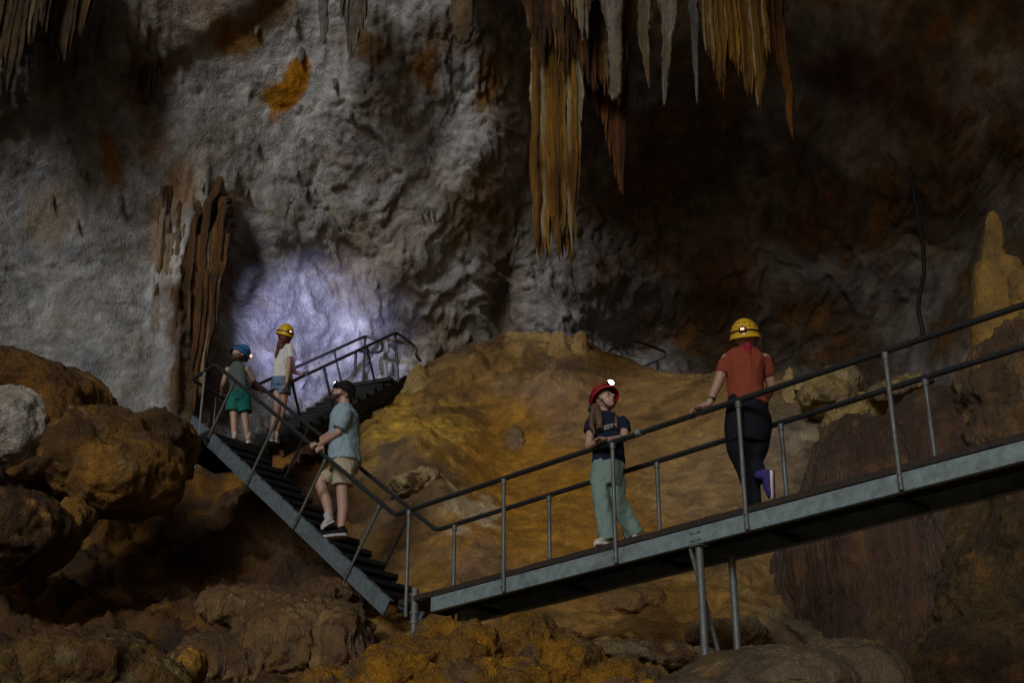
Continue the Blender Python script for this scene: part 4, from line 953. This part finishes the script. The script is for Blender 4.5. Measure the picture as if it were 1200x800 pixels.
        for sgn, on, bk in ((1, front, 0), (-1, back, 1)):
            if on is None: continue
            a0 = o_+ay*1.06*sgn+az*.16; m = MB(); m.box(a0, sd*.030, f*.014, up*.020); m.build('headlamp' if sgn > 0 else 'battery_pack', M['plastic'], H, rel=s.root, bevel=.005)
            m = MB(); e = a0+f*.015*sgn
            if bk: m.box(e, sd*.015, f*.003, up*.009)
            else: m.ell(e, sd*.022*ls, f*.012*ls, up*.022*ls, nu=14, nv=8)
            m.build('lamp_light', M[{'white': 'lampw', 'warm': 'lampr', 'red': 'lampred', 'off': 'plastic'}[on]], H, rel=s.root)
        for i in range(holes):
            col = i % 5; row = i//5; g = math.pi*(1.5+(col-2)*.16+.05*row)+0.0; b_ = .38+.24*row; rr_ = math.sqrt(1-b_*b_)*1.005
            q = o_+ax*rr_*math.cos(g)+ay*rr_*math.sin(g)+az*b_; m = MB(); m.ell(q, sd*.008, f*.004, up*.006, nu=8, nv=6); m.build('vent_hole', M['plastic'], H, rel=s.root)
        if strap:
            for k in (-1, 1):
                m = MB(); F_, U_, S_ = s.hf, s.hu, s.hs; r0 = s.hr; m.tube([o_+sd*k*r*1.0-up*r*.05, c+S_*k*r0*.86-U_*r0*.30+F_*r0*.10, c+S_*k*r0*.58-U_*r0*.88+F_*r0*.12, c-U_*r0*1.17+F_*r0*.25], .0055, 6); m.build('chin_strap', M['plastic'], H, rel=s.root)
        s.lamp = o_+ay*1.2+az*.16
        return H
def railpt(A, Bv, px_):
    t = np.linspace(0, 12, 4000); P = A[None]+t[:, None]*Bv[None]; a, b = PX(P); return P[np.argmin(np.abs(a-px_))]
TS = railpt(T0, D, 820)
def dz_to(P_, z): return z

# woman in the orange shirt
w = Person(878, 604, 10.45, 'woman seen from behind in a rust orange shirt and black leggings on the walkway', DECK)
w.head((873.5, 397), (.28, .93, .22), .102)
w.chain(w.body, [(874, 404), (874, 416)], [.055, .06])
w.torso(w.body, [(874, 412, 0, 12, .05), (874, 418, 0, 21, .08), (873, 440, 0, 19, .09), (873, 470, .0, 19, .09)], (1, .12, 0), .1)
hp = railpt(T0, D, 819)
P = w.chain(w.body, [(852, 421, 0), (840, 452, .0), (831, 473, .02)], [.052, .040, .028])
w.grip(P[-1], hp, D, unit(P[-1]-hp)*.5+UP, -1)
P = w.chain(w.body, [(896, 421, .03), (904, 452, .10), (896, 472, .26)], [.052, .042, .028]); w.relaxed(P[-1], (-.5, .6, .2), (0, .3, -1))
w.finish_body('skin')
m = MB(); w.torso(m, [(874, 407, 0, 8, .055), (874, 411, 0, 17, .085), (873.5, 415, 0, 23, .10), (873.5, 420, 0, 26.5, .11), (873, 434, .0, 22.5, .125), (874, 452, 0, 21.5, .125), (876, 468, 0, 23.5, .135), (877, 474, 0, 24.5, .14)], (1, .12, -.10), .1)
w.tub(m, [(855, 420, 0), (850, 428, 0), (847, 438, 0)], [.062, .062, .057]); w.tub(m, [(892, 420, .01), (898, 429, .04), (902, 440, .07)], [.062, .062, .056])
w.garment('shirt', m, 'rust', 1, .008, 6)
m = MB(); w.torso(m, [(874, 462, 0, 20, .11), (875, 474, 0, 24, .135), (877, 492, 0, 28, .155), (876.5, 508, 0, 27.5, .15), (875.5, 520, 0, 24, .13)], (1, .12, -.05), .1)
w.tub(m, [(865, 500, 0), (867, 525, .02), (873, 546, .05), (880, 566, .04), (884, 592, .02), (885, 603, .02)], [.112, .108, .085, .076, .056, .050])
w.tub(m, [(889, 500, 0), (886, 522, .04), (881, 541, .08), (887, 552, .0), (895, 562, -.10)], [.112, .106, .085, .072, .048])
w.garment('leggings', m, 'black', 2, .003, 6)
w.shoe((905, 551, -.16), (906, 584, -.10), (1, -.15, .1), 'purple', 'sole', 'redsole', .044)
w.shoe(np.array([1, 1, 1])*0+w.p((885, 606, -.02))*[1, 1, 0]+[0, 0, DECK+.018], w.p((889, 604, .22))*[1, 1, 0]+[0, 0, DECK+.018], (0, 0, -1), 'purple', 'sole', 'redsole', .044)
w.helmet('hy', front='off', back='warm', holes=10, label='yellow caving helmet with small vent holes')
m = MB(); m.cap(w.p((876, 404, -.10)), w.p((877, 414, -.10)), .030, .020); m.cap(w.p((872, 408, -.06)), w.p((866, 412, -.04)), .03, .02); m.cap(w.p((876, 408, -.06)), w.p((884, 411, -.04)), .03, .02); w.garment('scarf', m, 'scarf', 3, .004)
m = MB(); wr = w.p((834, 467, .015)); ww_ = unit(w.p((831, 473, .02))-w.p((840, 452, 0))); m.tube([wr-ww_*.009, wr+ww_*.009], .034, 14); m.build('watch', M['plastic'], w.root)

# girl in the red helmet
g = Person(715, 640, 11.42, 'girl in a red helmet, navy shirt and sage trousers leaning on the walkway rail', DECK)
g.head((709.5, 468, -.02), (.62, -.60, .34), .090, True)
g.chain(g.body, [(708, 478), (709, 490)], [.042, .046])
g.torso(g.body, [(710, 486, 0, 8, .04), (711, 492, 0, 16, .06), (711, 510, 0, 16, .07), (712, 540, 0, 15, .07)], (1, .1, 0), .1)
P = g.chain(g.body, [(693, 497, -.02), (690, 523, -.06), (701, 517, -.20)], [.040, .033, .024]); g.relaxed(P[-1], (1, -.1, .35), (0, .2, -1), 1, .85, .3)
P = g.chain(g.body, [(731, 497, -.02), (732, 513, -.08), (713, 515, -.235)], [.040, .034, .024]); g.relaxed(P[-1], (-1, -.1, .22), (0, .2, -1), -1, .85, .3)
g.finish_body('skin2', .0055); g.face_parts()
m = MB(); g.torso(m, [(709.5, 482.5, 0, 7, .05), (710, 487, 0, 14, .07), (711, 493, 0, 19, .085), (712, 508, 0, 18.5, .10), (713, 525, 0, 18.5, .10), (713, 543, 0, 20, .10)], (1, .1, -.02), .1)
g.tub(m, [(697, 491, -.01), (692, 498, -.02), (690.5, 506, -.04)], [.052, .055, .052]); g.tub(m, [(726, 491, -.01), (731, 497, -.02), (733, 505, -.04)], [.052, .055, .052])
sh_ = g.garment('shirt', m, 'navy', 5, .006, 7)
m = MB(); g.torso(m, [(712.5, 538, 0, 18.5, .09), (712.5, 548, 0, 20, .105), (712, 562, 0, 20.5, .11), (712, 570, 0, 19, .10)], (1, .1, 0), .1)
g.tub(m, [(703, 562, -.02), (705, 590, -.06), (710, 612, -.05), (713, 632, -.03)], [.076, .072, .070, .082])
g.tub(m, [(721, 562, .02), (724, 588, .02), (734, 608, .06), (743, 626, .10)], [.076, .070, .072, .088])
g.garment('trousers', m, 'sage', 6, .012, 6, vert=.6)
g.shoe(g.p((716, 640, -.02))*[1, 1, 0]+[0, 0, DECK+.02], g.p((697, 640, -.10))*[1, 1, 0]+[0, 0, DECK+.02], (0, 0, -1), 'cream', 'sole', None, .040)
g.shoe(g.p((742, 634, .08))*[1, 1, 0]+[0, 0, DECK+.02], g.p((752, 632, -.05))*[1, 1, 0]+[0, 0, DECK+.02], (0, 0, -1), 'cream', 'sole', None, .040)
g.helmet('hr', r=.101, ls=1.25, lift=.36, front='white', back=None, fu=((.42, -.62, .55), (-.22, .35, .9)), label='bright red caving helmet tilted back')
for k, pts_ in enumerate(([(698, 474, -.04), (694, 488, -.07), (694, 500, -.10), (697, 509, -.12)], [(700, 478, -.08), (702, 490, -.11), (703, 503, -.13)], [(719, 483, .0), (722, 492, -.06), (723, 502, -.10)])):
    m = MB(); g.tub(m, pts_, [.03, .034, .028, .010][:len(pts_)] if k != 2 else [.016, .020, .010]); g.garment('hair', m, 'hairb', 20+k, .006, 16, .007, vert=.2)
m = MB(); m.ell(g.p((693.5, 479, .0)), (.035, 0, 0), (0, .035, 0), (0, 0, .042)); m.build('ear_pad', M['plastic'], g.root)
cx = g.p((705, 501, -.145)); m = MB(); pts_ = []
for i in range(60):
    t = i/59; pts_.append(g.p((704+16*t+2.1*math.cos(t*26), 502.5-5*t+2.4*math.sin(t*26)*(1 if t < .75 else .7), -.12+.02*math.cos(t*3))))
m.tube(pts_, .0024, 5); m.build('shirt_print', M['white'], sh_, rel=g.root)

# man on the lower stairs
mn = Person(395, 630, 14.3, 'bearded man in a black helmet, pale blue shirt and khaki shorts climbing the lower stairs')
mn.head((401.5, 461), (-.80, -.20, .55), .104)
mn.chain(mn.body, [(403, 468), (405, 482)], [.060, .062])
sd_ = (.25, 1, 0)
def side_torso(ps, mb, secs, n=24):
    """secs: px,py,dy, half front-back width in px, half shoulder depth in m"""
    L = [(ps.p(q[:3]), np.array([1, -.2, 0])*q[3]/ps.k, np.array([.2, 1, 0])*q[4]) for q in secs]; mb.loft(L, n)
side_torso(mn, mn.body, [(405, 478, 0, 7, .08), (405, 486, 0, 11, .16), (404, 505, 0, 14, .15), (404, 538, 0, 14, .15)])
st_r = railpt(N0, D1, 368)
P = mn.chain(mn.body, [(405, 489, -.17), (396, 507, -.20), (377, 519, -.10)], [.056, .045, .032]); mn.grip(P[-1], st_r, D1, unit(P[-1]-st_r)+UP*.6, -1)
P = mn.chain(mn.body, [(400, 489, .17), (388, 508, .16), (377, 514, .05)], [.052, .042, .030]); mn.grip(P[-1], railpt(N0, D1, 374), D1, unit(P[-1]-st_r)+UP*.6, -1)
mn.chain(mn.body, [(398, 545, .08), (375, 565, .10), (383, 588, .10), (387, 608, .10)], [.085, .062, .058, .038])
mn.chain(mn.body, [(403, 545, -.08), (401, 576, -.08), (402, 594, -.07), (400, 618, -.08)], [.085, .062, .060, .040])
mn.finish_body('skin2'); mn.face_parts()
m = MB(); side_torso(mn, m, [(404, 474, 0, 6.5, .085), (404.5, 479, 0, 11, .15), (404, 487, 0, 15.5, .185), (403.5, 502, 0, 17, .19), (403, 520, 0, 18, .19), (404, 536, 0, 18.5, .195), (404.5, 542, 0, 19, .20)])
mn.tub(m, [(405, 482, -.15), (402, 492, -.20), (397, 503, -.21)], [.075, .082, .080]); mn.tub(m, [(401, 483, .16), (396, 494, .18), (391, 503, .18)], [.072, .075, .072])
mn.garment('shirt', m, 'sky', 8, .011, 5.5)
m = MB(); side_torso(mn, m, [(404, 534, 0, 16, .17), (404, 542, 0, 17, .18), (402, 552, 0, 16, .17)])
mn.tub(m, [(400, 546, .08), (390, 555, .09), (382, 562, .10)], [.105, .100, .096]); mn.tub(m, [(404, 546, -.08), (402.5, 558, -.08), (401.5, 569, -.08)], [.110, .112, .112])
mn.garment('shorts', m, 'khaki', 9, .010, 6)
mn.shoe((392, 612, .10), (378, 619, .0), (0, -.2, -1), 'whiteshoe', 'sole', None, .050)
mn.shoe((406, 627, -.08), (375, 631, -.14), (0, -.15, -1), 'blackshoe', 'sole', 'sole', .052)
mn.helmet('hk', r=.098, ls=.5, lift=.32, front='white', back=None, strap=True, label='black caving helmet')
m = MB(); c, f, up, sdv, r = mn.hc, mn.hf, mn.hu, mn.hs, mn.hr
m.ell(c-up*r*.92+f*r*.46, sdv*r*.46, f*r*.42, up*r*.44); m.ell(c-up*r*.70+f*r*.20, sdv*r*.68, f*r*.40, up*r*.42)
mn.garment('beard', m, 'beard', 11, .006, 14, .007)
m = MB(); m.ell(c-f*r*.55-up*r*.12, sdv*r*.72, f*r*.50, up*r*.62); mn.garment('hair', m, 'beard', 12, .005, 14, .008)

# girl in the yellow helmet
y = Person(320, 517, 16.62, 'girl in a yellow helmet, white shirt and denim shorts below the upper stairs')
y.head((333.5, 393), (-.55, .72, .30), .094)
y.chain(y.body, [(334, 398), (333, 408)], [.042, .046])
y.torso(y.body, [(333, 405, 0, 6, .04), (333, 411, 0, 9, .06), (332, 430, 0, 8.5, .07), (329, 446, 0, 9, .08)], (.8, .5, 0), .1)
P = y.chain(y.body, [(340, 411, -.10), (338, 432, -.14), (336, 448, -.12)], [.038, .031, .023]); y.relaxed(P[-1], (-.1, 0, -1), (-1, .2, 0), 1, .85)
yr = railpt(B1-D2*.0, D2, 358)
P = y.chain(y.body, [(340, 413, .06), (345, 436, .05), (353, 438, .10)], [.038, .031, .023]); y.grip(P[-1], yr, D2, unit(P[-1]-yr)*.3+UP, -1, .85)
y.chain(y.body, [(327, 448, .02), (324, 480, .0), (321, 494, .0), (317, 511, .0)], [.074, .052, .048, .032])
y.chain(y.body, [(333, 450, .0), (330, 481, .06), (326, 496, .06), (321, 512, .05)], [.074, .052, .048, .032])
y.finish_body('skin2', .0068)
m = MB(); y.torso(m, [(333, 401.5, 0, 5, .045), (333, 405, 0, 9.5, .07), (332.5, 411, 0, 11.5, .085), (332, 424, 0, 11, .095), (331, 436, 0, 11.5, .10), (331.5, 444, 0, 12, .105)], (.85, .5, 0), .1)
y.tub(m, [(338, 406, -.06), (340.5, 412, -.10), (341, 420, -.12)], [.052, .055, .052]); y.tub(m, [(338, 407, .05), (342, 414, .08), (344, 422, .08)], [.05, .052, .05])
y.garment('shirt', m, 'white', 14, .008, 6)
m = MB(); y.torso(m, [(330, 439, 0, 10, .09), (329.5, 448, 0, 11.5, .11), (330, 453, 0, 11, .10)], (.85, .5, 0), .1); y.tub(m, [(326, 446, .02), (325, 459, .01)], [.09, .095]); y.tub(m, [(333, 448, 0), (332.5, 462, .01)], [.088, .09])
y.garment('shorts', m, 'denim', 15, .007, 7)
y.shoe((318, 516, -.05), (317, 519, .14), (0, 0, -1), 'cream', 'sole', None, .042); y.shoe((323, 517, .0), (324, 520, .18), (0, 0, -1), 'cream', 'sole', None, .042)
y.helmet('hy', r=.094, front='white', back='warm', label='yellow caving helmet')
m = MB(); y.tub(m, [(329, 398, -.08), (326, 406, -.10), (324, 414, -.10), (323, 420, -.08)], [.034, .032, .022, .008]); m.ell(y.hc-y.hf*.03-y.hu*.03, y.hs*.088, y.hf*.085, y.hu*.10); m.cap(y.p((332, 399, -.06)), y.p((329, 406, -.09)), .05, .035); y.garment('hair', m, 'hairr', 16, .006, 14, .008, vert=.2)

# boy in the blue helmet
b = Person(281, 517, 16.05, 'boy in a blue helmet, grey green vest and teal shorts on the landing')
b.head((281, 416), (.62, .66, -.10), .092)
b.chain(b.body, [(280, 422), (278, 430)], [.042, .046])
b.torso(b.body, [(278, 427, 0, 7, .04), (278, 433, 0, 11, .06), (279, 450, 0, 9, .07), (280, 462, 0, 9, .07)], (1, -.2, 0), .1)
br = railpt(B2, unit(Lc-B2), 261); 
P = b.chain(b.body, [(267, 433, .02), (261, 451, .06), (260, 463, .20)], [.038, .030, .022]); b.grip(P[-1], br, unit(Lc-B2), UP, 1, .82)
P = b.chain(b.body, [(289, 433, .0), (297, 445, .08), (302, 454, .25)], [.038, .030, .022]); b.relaxed(P[-1], (.5, .6, -.5), (0, .3, -1), 1, .82)
b.chain(b.body, [(273, 466, 0), (274, 490, .0), (274.5, 513, .0)], [.065, .044, .030])
b.chain(b.body, [(286, 466, 0), (287, 490, .02), (290, 514, .04)], [.065, .044, .030])
b.finish_body('skin2', .0066)
m = MB(); b.torso(m, [(278, 424.5, 0, 4.5, .045), (278, 428, 0, 9, .065), (278, 434, 0, 11.5, .08), (279, 446, 0, 11, .09), (280, 460, 0, 11.5, .09)], (1, -.2, 0), .1)
b.garment('vest', m, 'slate', 17, .007, 7)
m = MB(); b.torso(m, [(280, 456, 0, 10.5, .085), (280, 464, 0, 12, .095), (280, 470, 0, 12, .09)], (1, -.2, 0), .1); b.tub(m, [(273.5, 464, 0), (272.5, 482, 0)], [.078, .088]); b.tub(m, [(286, 464, 0), (287.5, 483, 0)], [.078, .086])
b.garment('shorts', m, 'teal', 18, .007, 7)
b.shoe((274, 517, -.02), (277, 520, .17), (0, 0, -1), 'cream', 'sole', None, .040); b.shoe((290, 518, .02), (295, 521, .18), (0, 0, -1), 'cream', 'sole', None, .040)
b.helmet('hb', r=.096, front='warm', back=None, fu=((.80, -.25, -.42), (.35, .25, .9)), label='blue caving helmet tilted to the right')
m = MB(); m.ell(b.p((279, 419, -.02)), (.075, 0, 0), (0, .085, 0), (0, 0, .055)); b.garment('hair', m, 'hairb', 19, .005, 14, .008)

# the man's headlamp shines on the wall beside the upper stairs
def spot(name, loc, tgt, e, size, col, blend=.9, rad=.02):
    l = bpy.data.lights.new(name, 'SPOT'); l.energy = e; l.spot_size = R(size); l.spot_blend = blend; l.color = col; l.shadow_soft_size = rad
    o = bpy.data.objects.new(name, l); COL.objects.link(o); o.location = Vector([float(v) for v in loc]); o.rotation_euler = Vector([float(v) for v in (np.array(tgt)-np.array(loc))]).to_track_quat('-Z', 'Y').to_euler()
y_f = unit(W(372, 380, 20.2)-y.hc)
spot('headlamp_beam', y.hc+np.array([0, 0, .13])+y_f*.20, W(360, 398, 20.2), 900, 44, (.55, .56, 1.0), 1.0)
spot('headlamp_beam', mn.lamp+np.array([-.05, 0, .05]), W(374, 388, 20.4), 380, 20, (.55, .57, 1.0), 1.0)
